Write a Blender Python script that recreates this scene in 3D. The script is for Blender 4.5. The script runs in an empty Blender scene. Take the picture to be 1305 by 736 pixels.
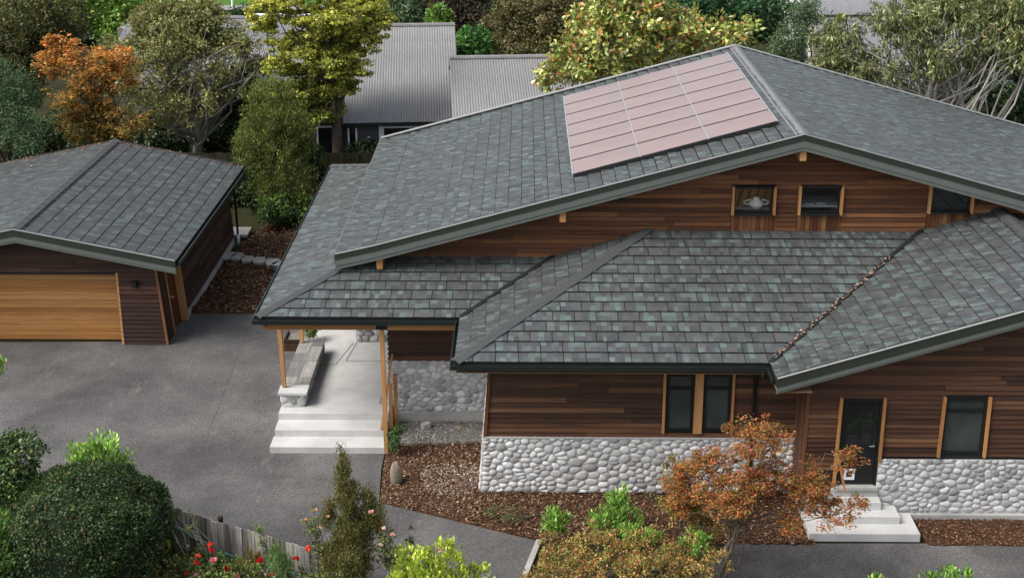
import bpy, math, random
import numpy as np
from mathutils import Vector, Matrix
random.seed(7); rng = np.random.default_rng(11)
R = math.radians
S = bpy.context.scene
COL = S.collection

# ------------------------------------------------------------------ camera
F_PX, PPX, PPY, CAM_H = 1600.0, 652.5, 200.0, 16.0
PITCH = math.atan((PPY + 282) / F_PX)
YAW = math.atan((670 - PPX) * math.cos(PITCH) / F_PX)
FW = np.array([-math.sin(YAW) * math.cos(PITCH), math.cos(YAW) * math.cos(PITCH), -math.sin(PITCH)])
RT = np.array([math.cos(YAW), math.sin(YAW), 0.0]); UP = np.cross(RT, FW)
CO = np.array([0, 0, CAM_H])
cam_d = bpy.data.cameras.new('camera'); cam = bpy.data.objects.new('camera', cam_d); COL.objects.link(cam)
cam_d.sensor_fit = 'HORIZONTAL'; cam_d.sensor_width = 36; cam_d.lens = F_PX / 1305 * 36
cam_d.shift_y = -(368 - PPY) / 1305; cam_d.clip_start = .5; cam_d.clip_end = 600
cam.matrix_world = Matrix(((RT[0], UP[0], -FW[0], 0), (RT[1], UP[1], -FW[1], 0), (RT[2], UP[2], -FW[2], CAM_H), (0, 0, 0, 1)))
S.camera = cam

# ------------------------------------------------------------------ sky and sun
SUN_EL, SUN_AZ = R(50), R(246)         # azimuth measured clockwise from +Y: sun high, behind and left of the camera
w = bpy.data.worlds.new('World'); S.world = w; w.use_nodes = True
nt = w.node_tree; bg = nt.nodes['Background']
sky = nt.nodes.new('ShaderNodeTexSky'); sky.sky_type = 'NISHITA'; sky.sun_disc = False
sky.sun_elevation = SUN_EL; sky.sun_rotation = SUN_AZ; sky.air_density = 1.0; sky.dust_density = 4.0; sky.ozone_density = .8
hs = nt.nodes.new('ShaderNodeHueSaturation'); hs.inputs['Saturation'].default_value = .5      # thin high cloud: paler sky
nt.links.new(sky.outputs[0], hs.inputs['Color']); nt.links.new(hs.outputs[0], bg.inputs[0]); bg.inputs[1].default_value = .15
sun_d = bpy.data.lights.new('sun', 'SUN'); sun_d.energy = 2.1; sun_d.angle = R(32); sun_d.color = (1, .965, .915)
sun = bpy.data.objects.new('sun', sun_d); COL.objects.link(sun)
sd = Vector((math.sin(SUN_AZ) * math.cos(SUN_EL), math.cos(SUN_AZ) * math.cos(SUN_EL), math.sin(SUN_EL)))
sun.rotation_euler = sd.to_track_quat('Z', 'Y').to_euler()
S.view_settings.view_transform = 'Standard'; S.view_settings.look = 'None'
S.view_settings.gamma = 1; S.view_settings.exposure = 0.5
S.render.engine = 'CYCLES'

# ------------------------------------------------------------------ helpers
def ray(x, y): return FW + RT * (x - PPX) / F_PX - UP * (y - PPY) / F_PX
def onz(x, y, z=0.0):
    d = ray(x, y); return CO + d * (z - CAM_H) / d[2]
def ony(x, y, Y):
    d = ray(x, y); return CO + d * Y / d[1]
def pxm(P): return F_PX / float((np.array(P) - CO) @ FW)
V3 = lambda *a: np.array(a, float)
def norm(v): v = np.array(v, float); return v / np.linalg.norm(v)

def add(name, me, m=None, parent=None):
    o = bpy.data.objects.new(name, me); COL.objects.link(o)
    if m is not None and not me.materials: me.materials.append(m)
    if parent is not None: o.parent = parent
    return o
def mesh(name, v, f, smooth=False):
    me = bpy.data.meshes.new(name); me.from_pydata([tuple(map(float, p)) for p in v], [], f); me.update()
    if smooth: me.polygons.foreach_set('use_smooth', [True] * len(me.polygons))
    return me
def build(name, v, f, m, parent=None, smooth=False): return add(name, mesh(name, v, f, smooth), m, parent)
def thing(name, label, cat, loc=(0, 0, 0), group=None, kind=None):
    o = bpy.data.objects.new(name, None); COL.objects.link(o); o.empty_display_size = .2
    return tag(o, label, cat, group, kind)
def tag(o, label=None, cat=None, group=None, kind=None):
    if label: o['label'] = label
    if cat: o['category'] = cat
    if group: o['group'] = group
    if kind: o['kind'] = kind
    return o
class MB:
    def __init__(s): s.v = []; s.f = []; s.c = []
    def put(s, v, f, c=None):
        b = len(s.v); s.v += [tuple(map(float, p)) for p in v]; s.f += [tuple(i + b for i in q) for q in f]
        if c is not None: s.c += [c] * len(v)
        return s
    def box(s, a, b, c=None):
        x0, y0, z0 = a; x1, y1, z1 = b
        return s.put([(x0, y0, z0), (x1, y0, z0), (x1, y1, z0), (x0, y1, z0), (x0, y0, z1), (x1, y0, z1), (x1, y1, z1), (x0, y1, z1)],
                     [(0, 3, 2, 1), (4, 5, 6, 7), (0, 1, 5, 4), (1, 2, 6, 5), (2, 3, 7, 6), (3, 0, 4, 7)], c)
    def obox(s, o, u, v, n, c=None):      # oriented box: corner o and three edge vectors
        o, u, v, n = map(np.array, (o, u, v, n))
        if np.dot(np.cross(u, v), n) < 0: u, v = v, u
        P = [o, o + u, o + u + v, o + v, o + n, o + u + n, o + u + v + n, o + v + n]
        return s.put(P, [(0, 3, 2, 1), (4, 5, 6, 7), (0, 1, 5, 4), (1, 2, 6, 5), (2, 3, 7, 6), (3, 0, 4, 7)], c)
    def bar(s, a, b, w, h, up=(0, 0, 1), c=None):   # beam from a to b
        a, b = np.array(a, float), np.array(b, float); d = b - a; L = norm(d)
        x = norm(np.cross(L, up)); z = np.cross(x, L)
        return s.obox(a - x * w / 2 - z * h / 2, d, x * w, z * h, c)
    def prism(s, poly, off, c=None):
        n = len(poly); off = np.array(off, float); P = [np.array(p, float) for p in poly]
        nn = sum(np.cross(P[i] - P[0], P[(i + 1) % n] - P[0]) for i in range(1, n - 1))
        if np.dot(nn, off) > 0: P = P[::-1]
        s.put(P + [p + off for p in P], [tuple(range(n)), tuple(range(2 * n - 1, n - 1, -1))] + [(i, i + n, (i + 1) % n + n, (i + 1) % n) for i in range(n)], c)
        return s
    def tube(s, pts, rad, seg=8, cap=True, c=None):
        pts = [np.array(p, float) for p in pts]; n = len(pts)
        rad = [rad] * n if np.isscalar(rad) else rad
        b = len(s.v); prev = None
        for i, p in enumerate(pts):
            t = norm(pts[min(i + 1, n - 1)] - pts[max(i - 1, 0)])
            a = np.cross(t, (0, 0, 1)) if prev is None else prev - t * np.dot(prev, t)
            if np.linalg.norm(a) < 1e-4: a = np.cross(t, (1, 0, 0))
            a = norm(a); prev = a; e = np.cross(t, a)
            for k in range(seg):
                q = 2 * math.pi * k / seg
                s.v.append(tuple(p + rad[i] * (math.cos(q) * a + math.sin(q) * e)))
                if c is not None: s.c.append(c)
        for i in range(n - 1):
            for k in range(seg):
                k2 = (k + 1) % seg
                s.f.append((b + i * seg + k, b + i * seg + k2, b + (i + 1) * seg + k2, b + (i + 1) * seg + k))
        if cap:
            s.f.append(tuple(b + k for k in range(seg))[::-1]); s.f.append(tuple(b + (n - 1) * seg + k for k in range(seg)))
        return s
    def lathe(s, o, prof, seg=16, c=None):
        b = len(s.v)
        for r, z in prof:
            for k in range(seg):
                q = 2 * math.pi * k / seg; s.v.append((o[0] + r * math.cos(q), o[1] + r * math.sin(q), o[2] + z))
                if c is not None: s.c.append(c)
        for i in range(len(prof) - 1):
            for k in range(seg):
                k2 = (k + 1) % seg; s.f.append((b + i * seg + k, b + i * seg + k2, b + (i + 1) * seg + k2, b + (i + 1) * seg + k))
        s.f.append(tuple(b + k for k in range(seg))[::-1]); s.f.append(tuple(b + (len(prof) - 1) * seg + k for k in range(seg)))
        return s
    def mesh(s, name, smooth=False):
        me = mesh(name, s.v, s.f, smooth)
        if s.c:
            at = me.color_attributes.new('Col', 'FLOAT_COLOR', 'POINT')
            arr = np.ones((len(s.v), 4), np.float32); arr[:, :3] = np.array(s.c, np.float32); at.data.foreach_set('color', arr.ravel())
        return me
    def build(s, name, m, parent=None, smooth=False): return add(name, s.mesh(name, smooth), m, parent)

def clip(poly, a, b, c):          # keep a*u+b*v<=c
    out = []; n = len(poly)
    for i in range(n):
        p, q = poly[i], poly[(i + 1) % n]
        dp, dq = a * p[0] + b * p[1] - c, a * q[0] + b * q[1] - c
        if dp <= 1e-9: out.append(p)
        if (dp < -1e-9 and dq > 1e-9) or (dp > 1e-9 and dq < -1e-9):
            t = dp / (dp - dq); out.append((p[0] + t * (q[0] - p[0]), p[1] + t * (q[1] - p[1])))
    return out
def area(p): return .5 * sum(p[i][0] * p[(i + 1) % len(p)][1] - p[(i + 1) % len(p)][0] * p[i][1] for i in range(len(p)))
def clip_to(poly, conv):
    if area(conv) < 0: conv = conv[::-1]
    for i in range(len(conv)):
        p, q = conv[i], conv[(i + 1) % len(conv)]
        nx, ny = q[1] - p[1], -(q[0] - p[0])
        poly = clip(poly, nx, ny, nx * p[0] + ny * p[1])
        if len(poly) < 3: return []
    return poly

# ------------------------------------------------------------------ materials
def mk(name, rough=.8, spec=.3):
    m = bpy.data.materials.new(name); m.use_nodes = True; b = m.node_tree.nodes['Principled BSDF']
    b.inputs['Roughness'].default_value = rough; b.inputs['Specular IOR Level'].default_value = spec
    return m, m.node_tree, b
def N(nt, t, **kw):
    n = nt.nodes.new(t)
    for k, v in kw.items():
        if k.startswith('i_'): n.inputs[k[2:].replace('_', ' ')].default_value = v
        else: setattr(n, k, v)
    return n
def ramp(nt, stops, fac):
    r = nt.nodes.new('ShaderNodeValToRGB'); e = r.color_ramp.elements
    while len(e) < len(stops): e.new(.5)
    for i, (p, c) in enumerate(stops): e[i].position = p; e[i].color = (*c, 1)
    nt.links.new(fac, r.inputs[0]); return r.outputs[0]
def mixc(nt, a, b, fac, mode='MIX'):
    n = nt.nodes.new('ShaderNodeMix'); n.data_type = 'RGBA'; n.blend_type = mode
    for s, v in ((n.inputs[0], fac), (n.inputs[6], a), (n.inputs[7], b)):
        if hasattr(v, 'is_linked'): nt.links.new(v, s)
        else: s.default_value = v if np.isscalar(v) else (*v, 1)
    return n.outputs[2]
def coords(nt, scale=(1, 1, 1), kind='Object', loc=None):
    t = nt.nodes.new('ShaderNodeTexCoord'); mp = nt.nodes.new('ShaderNodeMapping'); mp.inputs['Scale'].default_value = scale
    nt.links.new(t.outputs[kind], mp.inputs[0])
    if loc is not None: nt.links.new(loc, mp.inputs['Location'])
    return mp.outputs[0]
def noise(nt, vec, scale, detail=4, rough=.6):
    n = N(nt, 'ShaderNodeTexNoise', i_Scale=scale, i_Detail=detail, i_Roughness=rough); nt.links.new(vec, n.inputs['Vector']); return n.outputs[0]
def bump(nt, b, h, strength=.3, dist=.02):
    n = N(nt, 'ShaderNodeBump', i_Strength=strength, i_Distance=dist); nt.links.new(h, n.inputs['Height']); nt.links.new(n.outputs[0], b.inputs['Normal'])

def m_plain(name, c, rough=.7, var=.15, scale=6, spec=.3, bmp=0, metal=0):
    m, nt, b = mk(name, rough, spec); v = coords(nt)
    n = noise(nt, v, scale); lo = tuple(x * (1 - var) for x in c); hi = tuple(min(1, x * (1 + var)) for x in c)
    nt.links.new(ramp(nt, [(.3, lo), (.7, hi)], n), b.inputs['Base Color']); b.inputs['Metallic'].default_value = metal
    if bmp: bump(nt, b, noise(nt, v, scale * 8), bmp, .01)
    return m
def m_wood(name, stops, axis='x', rough=.65, grain=.35, spec=.25):
    m, nt, b = mk(name, rough, spec)
    oi = nt.nodes.new('ShaderNodeObjectInfo')
    mul = N(nt, 'ShaderNodeMath', operation='MULTIPLY'); mul.inputs[1].default_value = 37; nt.links.new(oi.outputs['Random'], mul.inputs[0])
    sc = {'x': (.8, 14, 26), 'y': (14, .8, 26), 'z': (14, 14, .8)}[axis]
    v = coords(nt, sc, 'Object', mul.outputs[0]); g = noise(nt, v, 1.6, 5, .65)
    v2 = coords(nt, tuple(.12 * x for x in sc), 'Object', mul.outputs[0]); g2 = noise(nt, v2, 2.2, 3)
    base = ramp(nt, stops, oi.outputs['Random'])
    c = mixc(nt, base, ramp(nt, [(.3, (.28, .26, .25)), (.7, (1.45, 1.42, 1.38))], g), grain + .3, 'MULTIPLY')
    c = mixc(nt, c, ramp(nt, [(.25, (.55, .55, .57)), (.75, (1.3, 1.27, 1.2))], g2), .6, 'MULTIPLY')
    nt.links.new(c, b.inputs['Base Color']); bump(nt, b, g, .25, .006)
    return m
def m_attr(name, rough=.8, spec=.3, var=.25, scale=30, bmp=.3, dist=.006):
    m, nt, b = mk(name, rough, spec); a = N(nt, 'ShaderNodeAttribute', attribute_name='Col'); v = coords(nt)
    n = noise(nt, v, scale, 5, .7)
    c = mixc(nt, a.outputs['Color'], ramp(nt, [(.25, (1 - var,) * 3), (.75, (1 + var,) * 3)], n), 1.0, 'MULTIPLY')
    nt.links.new(c, b.inputs['Base Color'])
    if bmp: bump(nt, b, n, bmp, dist)
    return m
def m_leaf(name, trans=.3, rough=.5, spec=.35):
    m, nt, b = mk(name, rough, spec); a = N(nt, 'ShaderNodeAttribute', attribute_name='Col')
    nt.links.new(a.outputs['Color'], b.inputs['Base Color'])
    t = nt.nodes.new('ShaderNodeBsdfTranslucent'); nt.links.new(mixc(nt, a.outputs['Color'], (1.2, 1.2, .6), .6, 'MULTIPLY'), t.inputs[0])
    mx = nt.nodes.new('ShaderNodeMixShader'); mx.inputs[0].default_value = trans
    nt.links.new(b.outputs[0], mx.inputs[1]); nt.links.new(t.outputs[0], mx.inputs[2])
    nt.links.new(mx.outputs[0], nt.nodes['Material Output'].inputs[0]); return m

M = {}
M['shingle'] = m_attr('roof_shingle', .48, .5, .42, 22, .45, .008)
M['stone'] = m_attr('river_stone', .75, .3, .22, 16, .3, .008)
M['leaf'] = m_leaf('leaf')
M['gloss_leaf'] = m_leaf('gloss_leaf', .15, .35, .5)
M['chip'] = m_attr('bark_chip', .9, .15, .3, 40, 0)
BRN = [(0, (.044, .022, .015)), (.35, (.068, .032, .019)), (.7, (.098, .046, .026)), (.92, (.13, .063, .034)), (1, (.18, .095, .05))]
RED = [(0, (.075, .030, .014)), (.35, (.120, .049, .021)), (.7, (.17, .071, .030)), (.92, (.21, .092, .041)), (1, (.28, .145, .07))]
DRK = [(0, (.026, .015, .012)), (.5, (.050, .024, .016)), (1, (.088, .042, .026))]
M['board'] = m_wood('stained_board', BRN); M['red_board'] = m_wood('red_cedar_board', RED)
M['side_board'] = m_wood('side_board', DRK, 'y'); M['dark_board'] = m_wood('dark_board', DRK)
M['vert_board'] = m_wood('vertical_board', BRN, 'z'); M['vert_red'] = m_wood('vertical_cedar', RED, 'z')
PINE = [(0, (.36, .175, .066)), (.5, (.45, .235, .092)), (1, (.54, .30, .13))]
M['pine_z'] = m_wood('pine_trim_upright', PINE, 'z', .6, .05); M['pine_x'] = m_wood('pine_beam', PINE, 'x', .6, .05); M['pine_y'] = m_wood('pine_beam_deep', PINE, 'y', .6, .05)
M['door_board'] = m_wood('cedar_door_board', [(0, (.28, .125, .040)), (.35, (.38, .18, .060)), (.7, (.44, .22, .08)), (1, (.55, .31, .13))], 'x', .55, .1)
M['fascia'] = m_plain('fascia_paint', (.125, .140, .128), .5, .06, 2); M['fascia_dark'] = m_plain('dark_capping', (.032, .037, .030), .45, .06, 2)
M['flash'] = m_plain('edge_flashing', (.30, .31, .30), .4, .08, 3); M['gutter'] = m_plain('gutter_paint', (.016, .021, .020), .35, .1, 3, .5)
M['cap'] = m_plain('ridge_cap', (.062, .065, .066), .55, .25, 14, .4, .2); M['ridge_metal'] = m_plain('ridge_flashing', (.17, .175, .175), .55, .12, 5)
M['under'] = m_plain('roof_underlay', (.018, .019, .020), .9, .1, 4); M['soffit'] = m_plain('soffit_board', (.22, .13, .07), .8, .15, 4)
M['mortar'] = m_plain('mortar', (.44, .44, .43), .95, .2, 20, .2, .4)
M['black_frame'] = m_plain('black_aluminium', (.012, .012, .013), .35, .1, 4, .5)
M['white'] = m_plain('white_paint', (.78, .78, .76), .5, .06, 3)
M['steel'] = m_plain('black_steel', (.015, .015, .016), .4, .1, 4, .5)

def m_concrete(name, c, var=.14, rough=.85):
    m, nt, b = mk(name, rough, .25); v = coords(nt)
    a = noise(nt, v, 1.3, 6, .65); d = noise(nt, v, 60, 3, .7)
    col = ramp(nt, [(.25, tuple(x * (1 - 1.8 * var) for x in c)), (.55, c), (.8, tuple(min(.85, x * (1 + var)) for x in c))], a)
    col = mixc(nt, col, ramp(nt, [(.3, (.82,) * 3), (.7, (1.1,) * 3)], d), .6, 'MULTIPLY')
    nt.links.new(col, b.inputs['Base Color']); bump(nt, b, d, .25, .004); return m
M['concrete'] = m_concrete('pale_concrete', (.54, .54, .525)); M['plinth'] = m_concrete('plinth_concrete', (.42, .42, .40), .2)
M['slab'] = m_concrete('paving_slab', (.40, .39, .36), .2)
def m_asphalt():
    m, nt, b = mk('worn_asphalt', .9, .2); v = coords(nt)
    a = noise(nt, v, .30, 8, .72); st = noise(nt, coords(nt, (1.1, .4, 1)), .9, 7, .75); d = noise(nt, v, 16, 5, .85); f = noise(nt, v, 48, 3, .9)
    sp = N(nt, 'ShaderNodeTexVoronoi', i_Scale=9.0); nt.links.new(v, sp.inputs[0])
    col = ramp(nt, [(.3, (.052, .050, .050)), (.48, (.092, .089, .088)), (.72, (.165, .159, .155))], a)
    col = mixc(nt, col, (.36, .345, .33), ramp(nt, [(.58, (0,) * 3), (.80, (.45,) * 3)], st))
    col = mixc(nt, col, ramp(nt, [(.28, (.35,) * 3), (.5, (1.0,) * 3), (.72, (1.8,) * 3)], d), .9, 'MULTIPLY')
    col = mixc(nt, col, ramp(nt, [(.3, (.45,) * 3), (.7, (1.6,) * 3)], f), .85, 'MULTIPLY')
    col = mixc(nt, col, (.42, .40, .38), ramp(nt, [(.03, (.7,) * 3), (.09, (0,) * 3)], sp.outputs['Distance']))
    nt.links.new(col, b.inputs['Base Color']); bump(nt, b, d, .5, .01); return m
M['asphalt'] = m_asphalt()
def m_ground(name, stops, scale=1.2, b_=.6, fine=30):
    m, nt, b = mk(name, .95, .1); v = coords(nt)
    a = noise(nt, v, scale, 8, .75); d = noise(nt, v, fine, 4, .8)
    col = mixc(nt, ramp(nt, stops, a), ramp(nt, [(.3, (.5,) * 3), (.7, (1.5,) * 3)], d), .8, 'MULTIPLY')
    nt.links.new(col, b.inputs['Base Color']); bump(nt, b, d, b_, .03); return m
M['soil'] = m_ground('garden_soil', [(.3, (.018, .022, .010)), (.55, (.035, .036, .016)), (.75, (.055, .045, .026))], .6)
M['mulch'] = m_ground('bark_mulch', [(.3, (.035, .019, .012)), (.55, (.075, .040, .023)), (.75, (.12, .068, .040))], 3)
M['mulch_pale'] = m_ground('dry_mulch', [(.3, (.06, .036, .024)), (.5, (.13, .085, .06)), (.72, (.26, .21, .18))], 1.1)
M['gravel'] = m_ground('fine_gravel', [(.3, (.14, .125, .11)), (.6, (.25, .235, .215)), (.8, (.36, .345, .33))], 2, .8, 24)
M['lawn'] = m_ground('lawn', [(.3, (.05, .12, .02)), (.7, (.09, .19, .03))], 2)
M['footpath'] = m_ground('far_pavement', [(.3, (.22, .21, .21)), (.7, (.30, .29, .28))], 1)

def m_glass(name, c, rough=.04, spec=.6):
    m, nt, b = mk(name, rough, spec); v = coords(nt); n = noise(nt, v, 1.2, 3)
    nt.links.new(ramp(nt, [(.35, tuple(.6 * x for x in c)), (.7, c)], n), b.inputs['Base Color']); return m
M['dark_glass'] = m_glass('dark_window_glass', (.018, .022, .022)); M['blind_glass'] = m_glass('window_with_blind', (.055, .068, .066), .12)
def m_clear():
    m, nt, b = mk('clear_glass', .02, .5); b.inputs['Base Color'].default_value = (.01, .012, .012, 1)
    t = nt.nodes.new('ShaderNodeBsdfTransparent'); t.inputs[0].default_value = (.97, .98, .97, 1)
    mx = nt.nodes.new('ShaderNodeMixShader'); mx.inputs[0].default_value = .88
    nt.links.new(b.outputs[0], mx.inputs[1]); nt.links.new(t.outputs[0], mx.inputs[2]); nt.links.new(mx.outputs[0], nt.nodes['Material Output'].inputs[0]); return m
M['clear'] = m_clear()
def m_solar():
    m, nt, b = mk('solar_glass', .18, .8); v = coords(nt)
    a = noise(nt, v, .5, 2); d = noise(nt, v, 140, 2, .8)
    col = ramp(nt, [(.3, (.235, .158, .145)), (.7, (.30, .198, .165))], a)  # pink base colour stands in for sky reflected by the glass
    col = mixc(nt, col, ramp(nt, [(.3, (.88,) * 3), (.7, (1.1,) * 3)], d), .7, 'MULTIPLY')
    nt.links.new(col, b.inputs['Base Color']); b.inputs['Coat Weight'].default_value = .5; b.inputs['Coat Roughness'].default_value = .25; return m
M['solar'] = m_solar(); M['alu'] = m_plain('aluminium_rail', (.55, .55, .57), .35, .1, 6, .5, 0, .6)
def m_corr(name, c):
    m, nt, b = mk(name, .5, .35); v = coords(nt)
    a = noise(nt, v, .5, 4); sp = N(nt, 'ShaderNodeTexVoronoi', i_Scale=2.6); nt.links.new(v, sp.inputs[0]); n2 = noise(nt, v, 9, 4, .8)
    col = ramp(nt, [(.3, tuple(.85 * x for x in c)), (.7, tuple(1.12 * x for x in c))], a)
    col = mixc(nt, col, (.60, .59, .56), ramp(nt, [(.63, (0,) * 3), (.67, (.9,) * 3)], n2)); nt.links.new(col, b.inputs['Base Color']); return m
M['corr'] = m_corr('grey_corrugated_iron', (.215, .213, .21)); M['corr_pale'] = m_corr('pale_corrugated_iron', (.20, .20, .21))
M['weatherboard'] = m_plain('grey_weatherboard', (.075, .078, .082), .6, .1, 3); M['far_wall'] = m_plain('far_wall', (.24, .23, .22), .8, .1, 2)
M['bark'] = m_ground('tree_bark', [(.3, (.07, .055, .042)), (.55, (.13, .105, .082)), (.75, (.22, .19, .16))], 5, .8, 22)
M['pale_bark'] = m_ground('pale_bark', [(.3, (.22, .205, .175)), (.55, (.38, .36, .32)), (.75, (.55, .53, .48))], 4, .6, 24)
M['dark_bark'] = m_ground('dark_bark', [(.3, (.03, .024, .018)), (.7, (.075, .058, .042))], 5, .8, 22)
M['old_fence'] = m_wood('weathered_fence', [(0, (.095, .092, .085)), (.5, (.16, .155, .145)), (1, (.36, .355, .34))], 'z', .9, .7)
M['back_fence'] = m_wood('mossy_fence', [(0, (.022, .022, .012)), (1, (.05, .047, .026))], 'z', .9, .4)
M['hose'] = m_plain('hose_rubber', (.01, .17, .10), .4, .1, 5, .5)
M['rock'] = m_ground('boulder', [(.3, (.22, .18, .13)), (.6, (.36, .31, .24)), (.8, (.48, .44, .37))], 4, .8, 18)

# ------------------------------------------------------------------ ground and paving
def sheet(name, pts, z, m, kind='structure'):
    o = build(name, [(p[0], p[1], z) for p in pts], [tuple(range(len(pts)))], m); o['kind'] = kind
    return o
sheet('ground', [(-220, -60), (220, -60), (220, 320), (-220, 320)], -.03, M['soil'])
def relief(name, pts, z, m, cell=.12, amp=.05, dome=0.0):      # bed of loose material, uneven surface
    lo = np.min(pts, 0); hi = np.max(pts, 0); poly = [tuple(p[:2]) for p in pts]
    mb = MB(); nx = int((hi[0] - lo[0]) / cell) + 1; ny = int((hi[1] - lo[1]) / cell) + 1
    ph = rng.uniform(0, 6, 8)
    def hgt(x, y):
        s = math.sin(1.3 * x + ph[0]) * math.sin(1.1 * y + ph[1]) + .6 * math.sin(3.1 * x + 1.7 * y + ph[2]) + .4 * math.sin(5.3 * y - 2.9 * x + ph[3])
        return z + amp * (.5 + .3 * s)
    key = {}
    def vi(p):
        k = (round(p[0], 4), round(p[1], 4))
        if k not in key:
            key[k] = len(mb.v); d_ = min(abs((b_[0] - a_[0]) * (p[1] - a_[1]) - (b_[1] - a_[1]) * (p[0] - a_[0])) / math.hypot(b_[0] - a_[0], b_[1] - a_[1]) for a_, b_ in zip(poly, poly[1:] + poly[:1])); t_ = min(1, d_ / .2); mb.v.append((p[0], p[1], t_ * (hgt(*p) + random.uniform(-.3, .3) * amp) - .003 * (1 - t_)))
        return key[k]
    for i in range(nx):
        for j in range(ny):
            x, y = lo[0] + i * cell, lo[1] + j * cell
            q = clip_to([(x, y), (x + cell, y), (x + cell, y + cell), (x, y + cell)], poly)
            if len(q) > 2: mb.f.append(tuple(vi(p) for p in q))
    o = mb.build(name, m, None, True); o['kind'] = 'structure'; o.data['h'] = 0
    return o, hgt
def g2(x, y): return tuple(onz(x, y, 0)[:2])
def inpoly(x, y, poly):
    s = None
    for i in range(len(poly)):
        a, b = poly[i], poly[(i + 1) % len(poly)]
        c = (b[0] - a[0]) * (y - a[1]) - (b[1] - a[1]) * (x - a[0])
        if s is None: s = c > 0
        elif (c > 0) != s: return False
    return True
def scatter_chips(name, label, cat, poly, hf, n, size, pal, m=None, lift=.012):
    lo = np.min(poly, 0); hi = np.max(poly, 0); P = []
    while len(P) < n:
        x, y = random.uniform(lo[0], hi[0]), random.uniform(lo[1], hi[1])
        if inpoly(x, y, poly): P.append((x, y, hf(x, y) + lift + random.uniform(0, .012)))
    P = np.array(P); D = rng.normal(0, 1, P.shape); D[:, 2] *= .25
    Nn = rng.normal(0, .45, P.shape); Nn[:, 2] += 1
    o = leaves(name, P, D, Nn, size, size * .45, pal, m or M['chip']); tag(o, label, cat, None, 'stuff'); return o
def leaves(name, P, D, Nn, L, W, pal, m, parent=None, cidx=None, jit=.38, gain=1.0):
    """a leaf-sized quad per point: P centres, D axis, Nn normal, pal list of (weight, colour)"""
    n = len(P); D = D / (np.linalg.norm(D, axis=1, keepdims=True) + 1e-9)
    S_ = np.cross(D, Nn); S_ /= (np.linalg.norm(S_, axis=1, keepdims=True) + 1e-9); U = np.cross(S_, D)
    s = rng.uniform(.65, 1.3, (n, 1)); L_ = L * s; W_ = W * s
    cup = rng.uniform(.02, .16, (n, 1)) * L_
    V = np.empty((n, 4, 3)); V[:, 0] = P - D * L_ / 2; V[:, 1] = P + S_ * W_ / 2 + U * cup + D * L_ * .08; V[:, 2] = P + D * L_ / 2 - U * cup * .5; V[:, 3] = P - S_ * W_ / 2 + U * cup + D * L_ * .08
    me = bpy.data.meshes.new(name); me.vertices.add(4 * n); me.vertices.foreach_set('co', V.astype(np.float32).ravel())
    me.loops.add(4 * n); me.loops.foreach_set('vertex_index', np.arange(4 * n, dtype=np.int32)); me.polygons.add(n)
    me.polygons.foreach_set('loop_start', np.arange(0, 4 * n, 4, dtype=np.int32)); me.polygons.foreach_set('loop_total', np.full(n, 4, np.int32))
    me.update(calc_edges=True)
    wts = np.array([p[0] for p in pal], float); wts /= wts.sum(); cs = np.array([p[1] for p in pal])
    idx = rng.choice(len(pal), n, p=wts) if cidx is None else cidx
    c = cs[idx] * gain * rng.uniform(1 - jit, 1 + jit, (n, 1)) * rng.uniform(.93, 1.07, (n, 3))
    a4 = np.ones((n, 4, 4), np.float32); a4[:, :, :3] = c[:, None, :]
    at = me.color_attributes.new('Col', 'FLOAT_COLOR', 'POINT'); at.data.foreach_set('color', a4.ravel())
    return add(name, me, m, parent)

# key building planes
YW, YU, YR, Y3 = 25.86, 29.80, 29.10, 24.92      # front wall, upper wall, main rake, wing wall
ZE, PR = 3.69, .308                              # low eave height and low roof pitch
C2 = V3(-1.52, 25.16, ZE); J = V3(-1.52, 27.52, ZE); C1 = V3(-6.38, 27.52, ZE); W0 = V3(5.42, 25.16, ZE)

M['joint'] = m_plain('joint_filler', (.07, .068, .068), .95, .3, 8)
drive = [g2(-260, 437), (-11.9, 34.0), (-10.57, 35.3), (-10.5, 36.05), (-6.2, 36.05), (-6.2, 28.2), (-3.45, 28.2), (-3.45, 26.9), g2(483, 640), g2(686, 689), g2(664, 736), (-.2, 21.4), (-3.9, 22.0), (-8.0, 23.9), (-13, 25.5), (-26, 27)]
o = sheet('driveway', drive, 0, M['asphalt'])
mb = MB()
def strip(a, b, wd, z):
    a, b = V3(*a), V3(*b); d = norm(b - a); s = V3(-d[1], d[0]) * wd / 2
    return [(*(a - s), z), (*(b - s), z), (*(b + s), z), (*(a + s), z)]
for a, b in (((-8.4, 35.2), (-8.0, 27.6)), ((-9.0, 26.8), (-4.6, 26.4))):
    build('joint', strip(a, b, .012, .004), [(0, 1, 2, 3)], M['joint'], o)
path = [g2(925, 692), g2(1420, 692), (16, 20.8), (2.6, 20.8)]
sheet('front_path', path, .002, M['asphalt'])

bed1 = [(-10.55, 36.05), (-6.2, 36.05), (-6.2, 41.0), (-7.3, 46.5), (-9.6, 46.0), (-10.0, 41.5), (-10.45, 40.2)]
b1, h1 = relief('bark_bed', [(-10.55, 36.05), (-6.0, 36.05), (-6.0, 47.0), (-9.0, 47.0), (-10.4, 41)], .01, M['mulch'], .16, .14)
bed2 = [(-3.44, 26.9), g2(484, 640), g2(686, 689), (5.6, 23.8), (6.35, 24.2), (6.3, 25.9), (-1.1, 25.9), (-1.0, 28.9), (-3.44, 28.9)]
pA, pB = g2(484, 640), g2(686, 689); pM = (-1.0, pA[1] + (pB[1] - pA[1]) * (-1.0 - pA[0]) / (pB[0] - pA[0]))
q1 = [(-3.44, 28.0), pA, pM, (-1.0, 28.2)]
b2, h2 = relief('front_bed', q1, .004, M['mulch'], .10, .045)
q2 = [pM, pB, (6.4, 23.83), (6.4, 25.86), (-1.0, 25.86)]
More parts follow.
